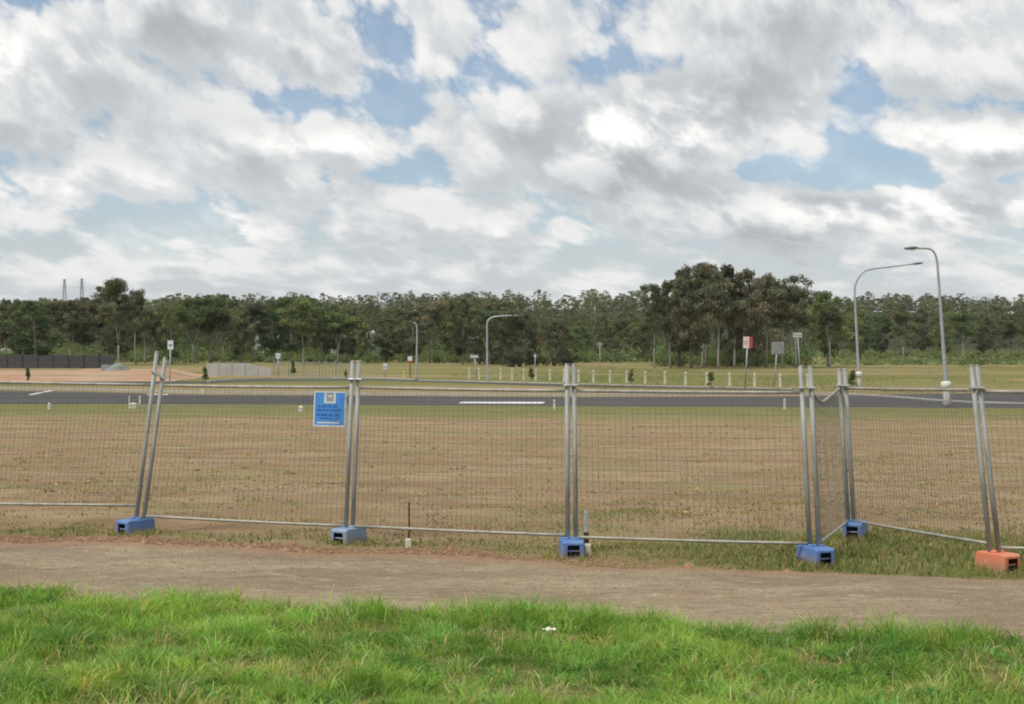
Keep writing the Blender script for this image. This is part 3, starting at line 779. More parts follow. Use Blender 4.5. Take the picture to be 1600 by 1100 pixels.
g2 = stake(916, 862, 797, (M['rust'], M['white_paint']), 'white topped stake with rusty lower half beside the blue block', .52, .026)
def peg(px, yb, yt, wpx, label):
    g = ground_at(px, yb); s = F/g[1]; w = wpx/s; h = (yb-yt)/s
    root = empty('peg', g); tag(root, label, 'peg')
    mb = MB().box((0, 0, h/2-.02), (w, w*.9, h+.04), .2, .94); mb.build('peg_body', M['cream_timber'], root, False, .006)
    MB().box((0, 0, h+.004), (w*.86, w*.76, .012), .2, .9).build('peg_top', M['white_paint'], root)
peg(638, 856, 843, 9, 'small cream peg at the foot of the thin rusty picket')
peg(918, 868, 851, 10, 'cream peg standing right of the front facing blue block')
def litter(px, py, label):
    g = ground_at(px, py); g[2] += .085
    mb = MB(); r = random.Random(px)
    V = []; n = 7
    for i in range(n):
        for k in range(3): w_ = math.sin(math.pi*(i+.6)/(n+.2)); V.append((i*.024-.072, ((k-1)*.045+.006*math.sin(i*1.7))*w_, .010*math.sin(i*2.1+k)+.008*k*w_))
    q = [(i*3+k, i*3+3+k, i*3+4+k, i*3+1+k) for i in range(n-1) for k in range(2)]
    v = np.array(V); top = v.copy(); top[:, 2] += .004
    mb.add(v, [t[::-1] for t in q]); mb.add(top, q)
    o = mb.build('litter', M['cream_timber']); o.location = g; o.scale = (.8, .8, .8); tag(o, label, 'litter')
litter(858, 1000, 'scrap of white rubbish lying in the green grass')

def foot_grass():
    X = []; Y = []
    for j in J[1:7]:
        g = j['G']; n = 420; a = rng.uniform(0, 6.28, n); d = rng.normal(.27, .07, n)
        X.append(g[0]+np.cos(a)*d); Y.append(g[1]+np.sin(a)*d*1.1)
    X = np.concatenate(X); Y = np.concatenate(Y); n = len(X); H = rng.uniform(.03, .11, n)
    c = grass_colours(n, X, Y, .3)*np.array([1.0, .8, 1.0])
    blades('foot_grass', X, Y, H, rng.uniform(.006, .012, n), c, (0, 0), 'grass blades growing up round the fence feet', 'grass', M['grass'])
foot_grass()
def verge_weeds():
    n = 420; x = rng.uniform(-8, 8, n); y = rng.uniform(9.2, 16, n); k = y < grass_edge(x)-.5; x, y = x[k], y[k]
    pn = hash_noise(x, y, .9, 81); k = pn > .45; x, y = x[k], y[k]; n = len(x)
    C = np.stack([x, y, gz(x, y)+rng.uniform(.03, .08, n)], 1); RR = np.tile(np.array([[.07, .07, .03]]), (n, 1))
    V, T = leaf_quads(C, RR, 13, .030, 17, .3); T = T*np.array([.22, .39, .10]); i = np.arange(len(V))*4
    tag(link('verge_weeds', mesh_np('verge_weeds', V.reshape(-1, 3), [np.stack([i, i+1, i+2, i+3], 1)], np.repeat(T, 4, axis=0)), M['grass']), 'broad leafed weeds and clover low in the verge grass', 'weeds', kind='stuff')
    n = 900; x = rng.uniform(-8, 8, n); y = rng.uniform(9.0, 16, n); k = y < grass_edge(x)-.05; x, y = x[k], y[k]; n = len(x)
    c = np.array([.42,.38,.20])*rng.uniform(.7, 1.2, (n, 1))
    blades('dead_stems', x, y, rng.uniform(.12, .27, n), rng.uniform(.004, .007, n), c, (0, 0), 'thin dead straw stems standing in the verge grass', 'grass', M['dry_grass'])
verge_weeds()
def field_weeds():
    n = 1500; u = rng.random(n); y = 18.5+u**1.4*45; x = rng.uniform(-1, 1, n)*(y*.42+1.5)
    pn = hash_noise(x, y, .35, 83)*.6+hash_noise(x, y, 1.2, 84)*.4; k = (rng.random(n) < np.clip((pn-.4)*3, .03, 1)) & (y > path_far(x)+.9); x, y = x[k], y[k]; n = len(x)
    s_ = rng.uniform(.03, .10, n); C = np.stack([x, y, gz(x, y)+s_*.25], 1); RR = np.stack([s_*1.7, s_*1.3, s_*.45], 1)
    V, T = leaf_quads(C, RR, 16, .028, 18, .35); T = T*np.array([.34, .29, .125]); i = np.arange(len(V))*4
    tag(link('field_weeds', mesh_np('field_weeds', V.reshape(-1, 3), [np.stack([i, i+1, i+2, i+3], 1)], np.repeat(T, 4, axis=0)), M['dry_grass']), 'small olive weed clumps dotted over the brown field', 'weeds', kind='stuff')
field_weeds()

# ------------------------------------------------------------------ STREET FURNITURE
def arc_pts(p, q, r_, c, n): return None
def lamp(base_px, path_px, r0, r1, label, collar=True, head=.0, base_wide=True):
    g = ground_at(*base_px); Y = g[1]; root = empty('street_lamp', g); tag(root, label, 'street lamp', 'street lamps by the road')
    P = np.array([at(x, y, Y) for x, y in path_px]); P = np.concatenate([[g-np.array([0, 0, .1])], P])
    # smooth the corner with Catmull-Rom
    def cr(P, n=5):
        out = []
        Q = np.concatenate([[2*P[0]-P[1]], P, [2*P[-1]-P[-2]]])
        for i in range(1, len(Q)-2):
            for s in np.linspace(0, 1, n, endpoint=False):
                a, b, c, d = Q[i-1], Q[i], Q[i+1], Q[i+2]
                out.append(.5*(2*b+(c-a)*s+(2*a-5*b+4*c-d)*s*s+(3*b-a-3*c+d)*s**3))
        return np.array(out+[P[-1]])
    S = cr(P); n = len(S); ln = np.concatenate([[0], np.cumsum(np.linalg.norm(np.diff(S, axis=0), axis=1))]); f = ln/ln[-1]
    centred(MB().tube(S, r0+(r1-r0)*f, 10), g).build('pole', M['pole_grey'], root, True)
    if base_wide:
        h = 1.0; ax = (P[1]-P[0])/np.linalg.norm(P[1]-P[0])
        centred(MB().tube([g-ax*.05, g+ax*h*.25, g+ax*h], [r0*1.9, r0*1.8, r0*1.5], 12), g).build('base_sleeve', M['concrete'], root, True)
        if collar: centred(MB().tube([g+ax*(h-.02), g+ax*(h+.10), g+ax*(h+.34), g+ax*(h+.42)], [r0*1.6, r0*2.2, r0*2.2, r0*1.5], 12), g).build('collar', M['white_paint'], root, True)
    d = S[-1]-S[-3]; d /= np.linalg.norm(d); e = S[-1]; w = np.array([-d[1], d[0], 0]); w = np.array([0, 1., 0])
    up = np.array([0, 0, 1.])
    L_ = head
    sec = [(-.05, .05, .05), (.15*L_, .16, .09), (.55*L_, .20, .10), (L_, .10, .05)]
    V = []
    for s, hw, hh in sec:
        c = e+d*s
        V += [c-w*hw-up*hh*.3, c+w*hw-up*hh*.3, c+w*hw*.7+up*hh, c-w*hw*.7+up*hh]
    q = [(a*4+k, a*4+(k+1) % 4, a*4+4+(k+1) % 4, a*4+4+k) for a in range(3) for k in range(4)]+[(0,3,2,1), (12,13,14,15)]
    hd = centred(MB().add(V, q), g).build('lamp_head', M['lamp_head'], root, True)
    V = [e+d*(.2*L_)-w*.12-up*.035, e+d*(.9*L_)-w*.10-up*.02, e+d*(.9*L_)+w*.10-up*.02, e+d*(.2*L_)+w*.12-up*.035]
    V = V+[p-up*.06 for p in V]
    centred(MB().hexa(np.array(V)), g).build('lens', M['lens'], hd)
lamp((1343,608), [(1341,570),(1337.5,500),(1335.5,455),(1338,441),(1345,429),(1357,421.5),(1390,417),(1424,413)], .13, .055, 'tall street lamp with long arm curving right above the trees', True, .95)
lamp((1480,636), [(1478,600),(1471,500),(1466,430),(1464,408),(1460,395),(1454,389.5),(1446,388),(1434,388)], .13, .055, 'tallest street lamp on the right with short arm pointing left', True, .75)
lamp((762,596), [(761.5,570),(761,520),(761,508),(763.5,500),(771,495.5),(785,493.8),(800,493.2)], .12, .07, 'pale street lamp with arm reaching right in the middle distance', False, 1.0, False)
lamp((650.5,593), [(651,570),(651.5,530),(651.5,512),(650.5,507.5),(648.5,505),(646,504)], .12, .075, 'short pale gooseneck street lamp left of the arm lamp', False, .5, False)

def road_sign(base_px, face, r_, parts, label, pole='pole_grey', tilt=0.0, cat='road sign'):
    """face = (x0,y0,x1,y1) in pixels; parts = list of (u0,u1,v0,v1,mat,name)"""
    g = ground_at(*base_px); Y = g[1]; root = empty('road_sign', g); tag(root, label, cat, 'small signs along the roads')
    top = at((face[0]+face[2])/2, face[1]+1, Y)
    centred(MB().tube([g-np.array([0,0,.1]), top], r_, 8), g).build('pole', M[pole], root, True)
    a, b = at(face[0], face[3], Y), at(face[2], face[1], Y)
    def pn(u0, u1, v0, v1, y0, y1, nm, mt):
        x0 = a[0]+(b[0]-a[0])*u0; x1 = a[0]+(b[0]-a[0])*u1; z0 = a[2]+(b[2]-a[2])*v0; z1 = a[2]+(b[2]-a[2])*v1
        return centred(MB().hexa(np.array([(x0,Y-y1,z0),(x1,Y-y1,z0),(x1,Y-y0,z0),(x0,Y-y0,z0),(x0,Y-y1,z1),(x1,Y-y1,z1),(x1,Y-y0,z1),(x0,Y-y0,z1)])), g).build(nm, M[mt], root)
    for i, (u0, u1, v0, v1, mt, nm) in enumerate(parts): pn(u0, u1, v0, v1, r_+.001+(0 if nm == 'sign_face' else .012), r_+.013+(0 if nm == 'sign_face' else .012), nm, mt)
road_sign((1164,607), (1161,526,1176,544), .06, [(0,1,0,1,'pink_paint','sign_face'), (.62,1,0,1,'red_paint','red_band'), (.08,.5,.55,.62,'sign_back','text_line'), (.08,.45,.35,.42,'sign_back','text_line')], 'pink and red sign on a grey pole before the tall gum clump')
road_sign((1209,605), (1205,534,1225,553), .06, [(0,1,0,1,'sign_back','sign_face'), (.05,.95,.3,.36,'galv','bracket'), (.05,.95,.7,.76,'galv','bracket')], 'plain grey back of a square sign right of the pink sign')
road_sign((265,606), (262,532,271,546), .05, [(0,1,0,1,'sign_white','sign_face'), (.2,.8,.35,.6,'sign_back','text_line')], 'small white sign on a thin pole behind the leftmost fence joint')
road_sign((435,590), (431,552,438,560), .05, [(0,1,0,1,'sign_white','sign_face'), (.2,.8,.4,.6,'sign_back','text_line')], 'tiny white sign at the left end of the bar fence')
road_sign((641,590), (637,557,644,567), .05, [(0,1,0,1,'sign_white','sign_face'), (0,1,0,.35,'red_paint','red_band')], 'tiny white and red sign just left of the gooseneck lamp', 'rust')
road_sign((746,590), (734,554,748,560), .06, [(0,1,0,1,'sign_back','sign_face'), (.1,.9,.3,.7,'sign_white','text_line')], 'small grey street name blade left of the arm lamp')
road_sign((938,585), (933,535,941,541), .04, [(0,1,0,1,'sign_back','sign_face'), (.1,.9,.35,.6,'sign_back','text_line')], 'small pale sign on a thin pole in the middle paddock')
road_sign((836,588), (834,552,838,560), .05, [(0,1,0,1,'sign_back','sign_face'), (.1,.9,.3,.6,'sign_white','text_line')], 'narrow grey marker pole beside the dark round tree')
road_sign((602,590), (599,568,605,577), .06, [(0,1,0,1,'sign_white','sign_face'), (.1,.9,.3,.5,'sign_back','text_line')], 'squat white marker board right of the sign post joint')

road_sign((1252,600), (1239,520,1253,527), .04, [(0,1,0,1,'cream_timber','sign_face'), (.1,.9,.35,.6,'sign_back','text_line')], 'small white blade sign at the right end of the tall clump')

def bollard(px, yb, yt, label, mat='cream_timber', w=.19, name='bollard', group='white bollards along the verge'):
    g = ground_at(px, yb); s = F/g[1]; h = (yb-yt)/s
    root = empty(name, g); tag(root, label, 'bollard', group)
    MB().box((0, 0, h/2-.05), (w, w, h+.1), 0, .96).build('shaft', M[mat], root)
    MB().box((0, 0, h+.035), (w*.96, w*.96, .07), 0, .25).build('chamfered_top', M[mat], root)
    MB().box((0, -w/2-.004, h*.82), (w*.7, .006, h*.08)).build('reflector', M['sign_back'], root)
bx = [733,748,763,782,800,818,837,859,881,904,927,953,979,1008,1039,1071,1104,1140,1179,1219,1262]
ords = ['first','second','third','fourth','fifth','sixth','seventh','eighth','ninth','tenth','eleventh','twelfth','thirteenth','fourteenth','fifteenth','sixteenth','seventeenth','eighteenth','nineteenth','twentieth','twenty-first','twenty-second','twenty-third','twenty-fourth','twenty-fifth','twenty-sixth','twenty-seventh','twenty-eighth','twenty-ninth','thirtieth','thirty-first','thirty-second','thirty-third','thirty-fourth','thirty-fifth','thirty-sixth','thirty-seventh','thirty-eighth','thirty-ninth','fortieth','forty-first','forty-second','forty-third','forty-fourth','forty-fifth','forty-sixth','forty-seventh','forty-eighth','forty-ninth','fiftieth','fifty-first','fifty-second','fifty-third','fifty-fourth','fifty-fifth','fifty-sixth','fifty-seventh','fifty-eighth','fifty-ninth','sixtieth']
for i, x in enumerate(bx):
    f = (x-733)/(1262-733); yb = 592.5+14.5*f
    bollard(x, yb, yb-17-4.5*f, 'cream bollard, %s from the left in the row beyond the road' % ords[i])
bollard(630.5, 593, 581, 'short yellow marker post left of the gooseneck lamp', 'yellow', .16, 'marker_post', 'marker posts')
bollard(77, 640, 631, 'small white marker post on the grass edge at far left', 'white_paint', .12, 'marker_post', 'marker posts')
bollard(218.5, 632, 620, 'white marker post standing before the road left of the leftmost joint', 'white_paint', .08, 'marker_post', 'marker posts')
bollard(202, 632, 620, 'thin white marker post left of its twin by the road', 'white_paint', .06, 'marker_post', 'marker posts')
bollard(866, 640, 626, 'white marker post beside the third fence joint at the road edge', 'white_paint', .10, 'marker_post', 'marker posts')
bollard(1226, 640, 624, 'white marker post before the road near the corner joint', 'white_paint', .10, 'marker_post', 'marker posts')
bollard(208, 638, 631, 'squat cream stub in the grass below the two thin markers', 'cream_timber', .42, 'marker_post', 'marker posts')
bollard(470, 643, 636, 'pale cream stub in the grass left of the blue sign', 'cream_timber', .24, 'marker_post', 'marker posts')
bollard(316.5, 616, 604, 'pale post on the verge where the orange bank ends', 'cream_timber', .2, 'marker_post', 'marker posts')

# ------------------------------------------------------------------ WORKS AT THE FAR LEFT
def earth_bank():
    # long heap of stripped soil: profile rows over x
    xa = np.linspace(-95, at(290, 590, 160)[0], 90); rows = [(152, 0), (154, .22), (157, .34), (160, .36), (164, .60), (169, .90), (174, .90), (182, 0)]
    V = []
    for y, h in rows:
        e = np.clip((xa[-1]-xa)/4, 0, 1)
        hh = h*e*(.85+.3*hash_noise(xa, xa*0+y, .16, 61))+(hash_noise(xa, xa*0+y, .8, 62)-.5)*.18*(h > 0)
        yy = y+hash_noise(xa, xa*0+y, .1, 63)*2
        V.append(np.stack([xa, yy, gz(xa, yy)+hh-(.1 if h == 0 else 0)], 1))
    n = len(xa); i = np.arange(n*len(rows)).reshape(len(rows), n)
    q = np.stack([i[:-1,:-1].ravel(), i[:-1,1:].ravel(), i[1:,1:].ravel(), i[1:,:-1].ravel()], 1)
    m, nt, b, out = new_mat('stripped_orange_earth'); N = NT(nt); P = N.pos()
    s = N.noise(P, .5, 6, .65, .3, (.25, 1, 2.5))
    c = N.mix(N.ramp(s, .38, .62), (.40,.225,.14), (.43,.31,.215)); c = N.mix(N.ramp(N.noise(P, .35, 5, .6, .2, (.2, 1, 1)), .56, .66, 0, .8), c, (.19,.19,.085))
    N.l(c, b.inputs['Base Color']); b.inputs['Roughness'].default_value = .95; b.inputs['Specular IOR Level'].default_value = .1
    N.l(N.bump(N.noise(P, 3, 5), .6, .2), b.inputs['Normal'])
    tag(link('earth_bank', mesh_np('earth_bank', np.concatenate(V), [q], None, True), m), 'long low bank of bare orange soil beyond the road at left', 'earth bank', kind='structure')
earth_bank()
def concrete_wall():
    x0, x1 = at(322, 580, 186)[0], at(424, 580, 186)[0]; n = 5; y = 186
    base = np.array([x0, y, float(gz(x0, y))]); root = empty('retaining_wall', base); tag(root, 'low pale concrete retaining wall behind the end of the orange bank', 'wall')
    xs_ = np.linspace(x0, x1, n+1); top = 1.5
    for k in range(n):
        a, b = xs_[k]+.02, xs_[k+1]-.02; z = float(gz(a, y))-base[2]; t0 = top*(1-.5*max(0, k-3)/2); t1 = top*(1-.5*max(0, k-2)/2)
        V = [(a, y, z-.2), (b, y, z-.2), (b, y+.35, z-.2), (a, y+.35, z-.2), (a, y, z+t0), (b, y, z+t1), (b, y+.35, z+t1), (a, y+.35, z+t0)]
        V = np.array(V)-np.array([base[0], base[1], 0]); MB().hexa(V).build('wall_panel', M['barrier'], root)
concrete_wall()
def dark_fence():
    y = 250.0; x0, x1 = -150.0, at(178, 560, y)[0]; h = 2.1; w = 2.5
    base = np.array([x1, y, float(gz(x1, y))]); root = empty('board_fence', base); tag(root, 'dark charcoal sheet fence below the trees at far left', 'fence')
    n = int((x1-x0)/w)
    pm = MB()
    for k in range(9):
        pm.box((-(w-.1)/2+(k+.5)*(w-.1)/9, .02 if k % 2 else 0, h/2-.05), ((w-.1)/9*.98, .03, h+.1))
    pme = pm.mesh('sheet_panel'); pme.materials.append(M['charcoal'])
    po = MB().box((0, -.06, h/2), (.14, .14, h+.16)).mesh('post'); po.materials.append(M['charcoal'])
    for k in range(n):
        for nm, me, dx in (('sheet_panel', pme, w/2), ('post', po, 0)):
            o = link(nm, me, None, root); o.location = (-k*w-dx, 0, (.05 if k % 2 else -.03)+(.06 if k % 3 == 0 else 0))
dark_fence()
def bar_fence():
    A = ground_at(428, 585); B = ground_at(552, 588); A = at(428, 577, 188); B = at(552, 585, 168); A[2] = gz(A[0], A[1]); B[2] = gz(B[0], B[1])
    root = empty('bar_fence', A); tag(root, 'grey vertical bar fence receding behind the sign joint', 'fence')
    n = 26; h = 1.75
    for k in range(n):
        p = lerp(A, B, k/(n-1))-A; big = k % 5 == 0
        MB().tube([p-np.array([0,0,.1]), p+np.array([0,0,h+(.15 if big else 0)])], .07 if big else .032, 6).build('post' if big else 'bar', M['sign_back'], root)
    for f in (.12, .93):
        MB().tube([np.array([0,0,h*f+.0]), B-A+np.array([0,0,h*f])], .035, 6).build('rail', M['sign_back'], root)
bar_fence()
def tarp_heap():
    g = at(182, 577, 170); g[2] = gz(g[0], g[1])+.8
    root = empty('tarpaulin_heap', g); tag(root, 'low grey green tarpaulin heap beside the end of the charcoal fence', 'heap')
    n, m_ = 27, 15; V = []
    for j in range(m_):
        for i in range(n):
            u = i/(n-1)*2-1; v = j/(m_-1)*2-1
            h = 1.25*max(0, (1-abs(u)**2.2))*max(0, 1-v*v)*(.55+.5*(u+1)/2)
            hn = float(hash_noise(np.array([u]), np.array([v]), 2.7, 91)[0]); V.append((u*1.6+.3*(hn-.5), v*1.1, h*(.45+.9*hn)-.05))
    i = np.arange(n*m_).reshape(m_, n); q = np.stack([i[:-1,:-1].ravel(), i[:-1,1:].ravel(), i[1:,1:].ravel(), i[1:,:-1].ravel()], 1)
    MB().add(np.array(V), q).build('tarpaulin', M['tarp'], root)
    MB().box((-1.2, -.3, .35), (.9, .8, .7), .3, .8).build('timber_pile', M['sign_back'], root)
tarp_heap()

# ------------------------------------------------------------------ TREES
def tree_proto(seed, kind):
    r = np.random.default_rng(seed)
    tb = MB(); C = []; RR = []
    bend = r.normal(0, .02, 2)
    def tp(h): return np.array([bend[0]*math.sin(h*3), bend[1]*math.sin(h*2.6+1)*1.0, h])
    if kind == 'gum':
        fork = r.uniform(.22, .42); nf = int(r.integers(1, 4)); a0 = r.uniform(0, 6.28)
        hs = np.linspace(-.02, fork, 5); tb.tube([tp(h) for h in hs], .0125*(1-hs*.8)+.0018, 7)
        leaders = []
        for k in range(nf):
            a = a0+k*6.28/nf+r.uniform(-.4, .4); sp = 0.02 if nf == 1 else r.uniform(.07, .17); ht = r.uniform(.72, .90)
            P = [tp(fork)+np.array([math.cos(a)*sp*q**.8+r.normal(0, .006), math.sin(a)*sp*q**.8+r.normal(0, .006), (ht-fork)*q]) for q in np.linspace(0, 1, 6)]
            P[0] = tp(fork); tb.tube(P, np.linspace(.0085 if nf > 1 else .0105, .0018, 6), 6); leaders.append(np.array(P))
        nl = r.integers(10, 14)
        for k in range(nl):
            ld = leaders[k % nf]; q = r.uniform(.08, .95)*5; i0 = min(int(q), 4); p0 = lerp(ld[i0], ld[i0+1], q-i0)
            a = k*2.4+r.uniform(-.5, .5); out = r.uniform(.08, .21)*(1.1-.5*abs(p0[2]-.55)); up = r.uniform(.04, .18)
            e = p0+np.array([math.cos(a)*out, math.sin(a)*out, up]); e[2] = min(e[2], .97)
            m_ = lerp(p0, e, .5)+np.array([0, 0, -.015]); tb.tube([p0, m_, e], [.0045, .003, .0012], 4)
            for q in range(r.integers(4, 7)):
                c = (e if q < 3 else lerp(p0, e, r.uniform(.4, .9)))+r.normal(0, 1, 3)*np.array([.05, .05, .035]); C.append(c); rr = r.uniform(.035, .08); RR.append((rr*1.25, rr*1.25, rr*.8))
        for ld in leaders: C.append(ld[-1]); RR.append((.055, .055, .045))
        for q in range(r.integers(3, 6)):
            C.append(tp(.88)+r.normal(0, 1, 3)*np.array([.05, .05, .04])); RR.append((.06, .06, .05))
        C = np.array(C); RR = np.array(RR); C[:, 2] = np.minimum(C[:, 2], .95)
        V, T = leaf_quads(C, RR, 150, .0135, seed+1, .35, .8)
    elif kind == 'full':
        hs = np.linspace(-.02, .68, 8); tb.tube([tp(h) for h in hs], .017*(1-hs*1.25)+.002, 7)
        for k in range(58):
            h = r.uniform(.16, .93); prof = math.sin(min(1, (h-.12)/.83)*math.pi)**.6*.24*r.uniform(.45, 1.1); a = r.uniform(0, 6.28)
            c = tp(h)+np.array([math.cos(a)*prof, math.sin(a)*prof, 0]); C.append(c); rr = r.uniform(.045, .085); RR.append((rr, rr, rr*.8))
            if k < 14: tb.tube([tp(h-.12 if h > .3 else .15), c], [.006, .0015], 5)
        V, T = leaf_quads(np.array(C), np.array(RR), 140, .0145, seed+1, .35, .4)
    else:                                  # round, low and broad
        for k in range(4):
            a = k*1.57; tb.tube([(0, 0, -.03), (.06*math.cos(a), .06*math.sin(a), .2), (.22*math.cos(a), .22*math.sin(a), .55)], [.03, .022, .006], 6)
        for k in range(95):
            h = r.uniform(.03, .92); prof = (1-abs(h-.34)/.66)**.5*.56*r.uniform(.35, 1.0); a = r.uniform(0, 6.28)
            C.append((math.cos(a)*prof, math.sin(a)*prof, h)); rr = r.uniform(.06, .11); RR.append((rr, rr, rr*.8))
        V, T = leaf_quads(np.array(C), np.array(RR), 120, .0175, seed+1, .32, .2)
    top = V[..., 2].max(); V = V/np.array([1, 1, top])
    cv = V.reshape(-1, 3); i = np.arange(len(V))*4; q = np.stack([i, i+1, i+2, i+3], 1)
    cm = mesh_np('crown', cv, [q], np.repeat(T, 4, axis=0)); tm = tb.mesh('trunk', True)
    return tm, cm, V, T
protos = {k: [tree_proto(100*j+ks, k) for j in range(nn)] for ks, (k, nn) in enumerate((('gum', 7), ('full', 5), ('round', 3)))}
mesh_var = {}
def tree_meshes(kind, j, leaf, bark):
    key = (kind, j, leaf, bark)
    if key not in mesh_var:
        tm, cm = protos[kind][j][:2]; tm = tm.copy(); cm = cm.copy(); tm.materials.append(M[bark]); cm.materials.append(M[leaf]); mesh_var[key] = (tm, cm)
    return mesh_var[key]
def tree(px, Y, ytop, kind, j, leaf, bark, label, wide=1.0, name='tree', group='trees in the front row of the treeline'):
    x = at(px, 530, Y)[0]; z = float(gz(x, Y)); top = at(px, ytop, Y)[2]; h = top-z
    root = empty(name, (x, Y, z), random.uniform(0, 6.28)); tag(root, label, 'tree', group)
    tm, cm = tree_meshes(kind, j % len(protos[kind]), leaf, bark)
    for nm, me in (('trunk', tm), ('crown', cm)):
        o = link(nm, me, None, root); o.scale = (h*wide, h*wide, h)
    return root
# tall gum clump on the right (photo x 1010..1260)
clump = [(1022,252,441,'gum',0,.85),(1048,248,428,'gum',1,.95),(1078,246,411,'full',0,.95),(1097,258,407,'gum',2,1.05),(1122,243,420,'gum',6,1.0),(1146,255,409,'gum',3,1.0),
         (1166,246,417,'full',2,.95),(1198,258,426,'gum',4,1.0),(1222,247,427,'gum',0,1.0),(1244,254,441,'gum',5,.9),(1062,262,420,'full',4,1.0),(1135,266,418,'full',2,.9),(1185,268,430,'full',0,.9),(1105,270,419,'gum',5,1.1)]
cl_lab = ['thin leaning gum at the left end of the tall clump','feathery gum second from the left in the tall clump','dense dark gum rising above the clump left of its peak','highest gum at the left peak of the tall clump',
          'dense gum between the two peaks of the tall clump','gum forming the right peak of the tall clump','full crowned gum directly above the pink and red sign','gum above the plain grey sign in the tall clump',
          'dense gum near the right end of the tall clump','gum at the right end of the tall clump','dense gum behind the left part of the tall clump','dense gum behind the middle of the tall clump','dense gum behind the right part of the tall clump','dense gum behind the left peak of the tall clump']
for (x, Y, yt, k, j, w), lb in zip(clump, cl_lab):
    tree(x, Y, yt, k, j, ('leaf_brown', 'leaf_gum', 'leaf_brown', 'leaf_dark')[j % 4], 'bark_pale' if k == 'gum' else 'bark_dark', lb, w*.86, 'gum_tree', 'tall gum clump on the right')
tree(1297, 262, 470, 'gum', 6, 'leaf_gum', 'bark_pale', 'forked pale trunked gum right of the tall clump', .95, 'gum_tree', 'tall gum clump on the right')
tree(1290, 272, 452, 'full', 3, 'leaf_green', 'bark_pale', 'green tree rising behind the forked pale gum', 1.1, 'gum_tree', 'tall gum clump on the right')
tree(186, 292, 433, 'gum', 2, 'leaf_gum', 'bark_pale', 'tall gum with tufted top standing above the left treeline', 1.0, 'gum_tree')
tree(214, 300, 450, 'gum', 4, 'leaf_gum', 'bark_pale', 'slim gum close right of the tallest left gum', .8, 'gum_tree')
tree(812, 268, 489, 'round', 0, 'leaf_dark', 'bark_dark', 'large dark rounded tree behind the middle bollards', 1.05, 'round_tree')
tree(866, 285, 500, 'round', 1, 'leaf_dark', 'bark_dark', 'smaller dark rounded tree touching the large dark one', 1.1, 'round_tree')
tree(770, 300, 497, 'round', 2, 'leaf_dark', 'bark_dark', 'dark rounded tree behind the arm lamp pole', 1.0, 'round_tree')
sky_x = [0,60,100,140,160,235,260,290,340,390,420,470,510,560,600,650,670,720,745,770,800,850,900,930,960,1010,1270,1300,1330,1400,1450,1490,1530,1600]
sky_y = [461,466,459,462,462,466,459,453,456,461,461,456,461,463,466,459,453,456,448,456,466,464,466,461,464,466,452,456,461,460,460,458,466,470]
def skyline(x): return float(np.interp(x, sky_x, sky_y))
rowx = list(range(-14, 420, 24))+list(range(424, 800, 25))
rr = random.Random(5); k = 0
for x in rowx:
    x += rr.uniform(-7, 7)
    left = x < 420
    kind = rr.choice(['gum','gum','full']) if left else rr.choice(['full','full','gum'])
    leaf = rr.choice(['leaf_gum','leaf_gum','leaf_dark','leaf_green']) if left else rr.choice(['leaf_gum','leaf_green','leaf_green','leaf_brown'])
    Y = rr.uniform(300, 360); yt = skyline(x)+rr.uniform(2, 15)
    if rr.random() < .4: yt += rr.uniform(8, 40)
    bark = 'bark_pale' if rr.random() < .7 else 'bark_dark'
    adj = {'gum': 'open crowned gum', 'full': 'leafy tree'}[kind]
    tree(x, Y, yt, kind, rr.randint(0, 6), leaf, bark, '%s, %s from the left in the front row of the left treeline' % (adj, ords[k]), rr.uniform(.85, 1.5), 'gum_tree' if kind == 'gum' else 'leafy_tree'); k += 1
# scattered trees on the paddock edge, middle and right
extra = [(905,380,500,'full'),(940,400,492,'full'),(975,390,497,'gum'),(1002,370,488,'full'),(890,330,520,'round'),(955,340,528,'round'),(1010,345,522,'round'),
         (1345,400,482,'full'),(1378,420,490,'full'),(1412,410,486,'gum'),(1440,430,480,'full'),(1475,415,500,'full'),(1506,400,486,'gum'),(1540,425,492,'full'),(1575,410,488,'gum'),(1608,420,492,'full')]
el = ['leafy tree right of the dark rounded trees','leafy tree behind the small pale sign','open gum left of the tall clump on the hillside','leafy tree just left of the tall clump','low bush tree right of the dark rounded trees','low bush tree behind the small pale sign','low bush tree at the foot of the clump',
      'leafy tree right of the long arm lamp pole','leafy tree midway between the two tall lamps','open gum midway between the two tall lamps','leafy tree just left of the tallest lamp','leafy tree just right of the tallest lamp','open gum left of the right end joint','leafy tree above the right end joint','open gum second from the right edge','leafy tree cut by the right edge']
for i, ((x, Y, yt, kd), lb) in enumerate(zip(extra, el)):
    tree(x, Y, yt, kd, i, ['leaf_green','leaf_gum','leaf_gum','leaf_green'][i % 4], 'bark_pale' if kd == 'gum' else 'bark_dark', lb, 1.25 if kd != 'round' else 1.5, 'gum_tree' if kd == 'gum' else 'leafy_tree', 'trees on the paddock edge')

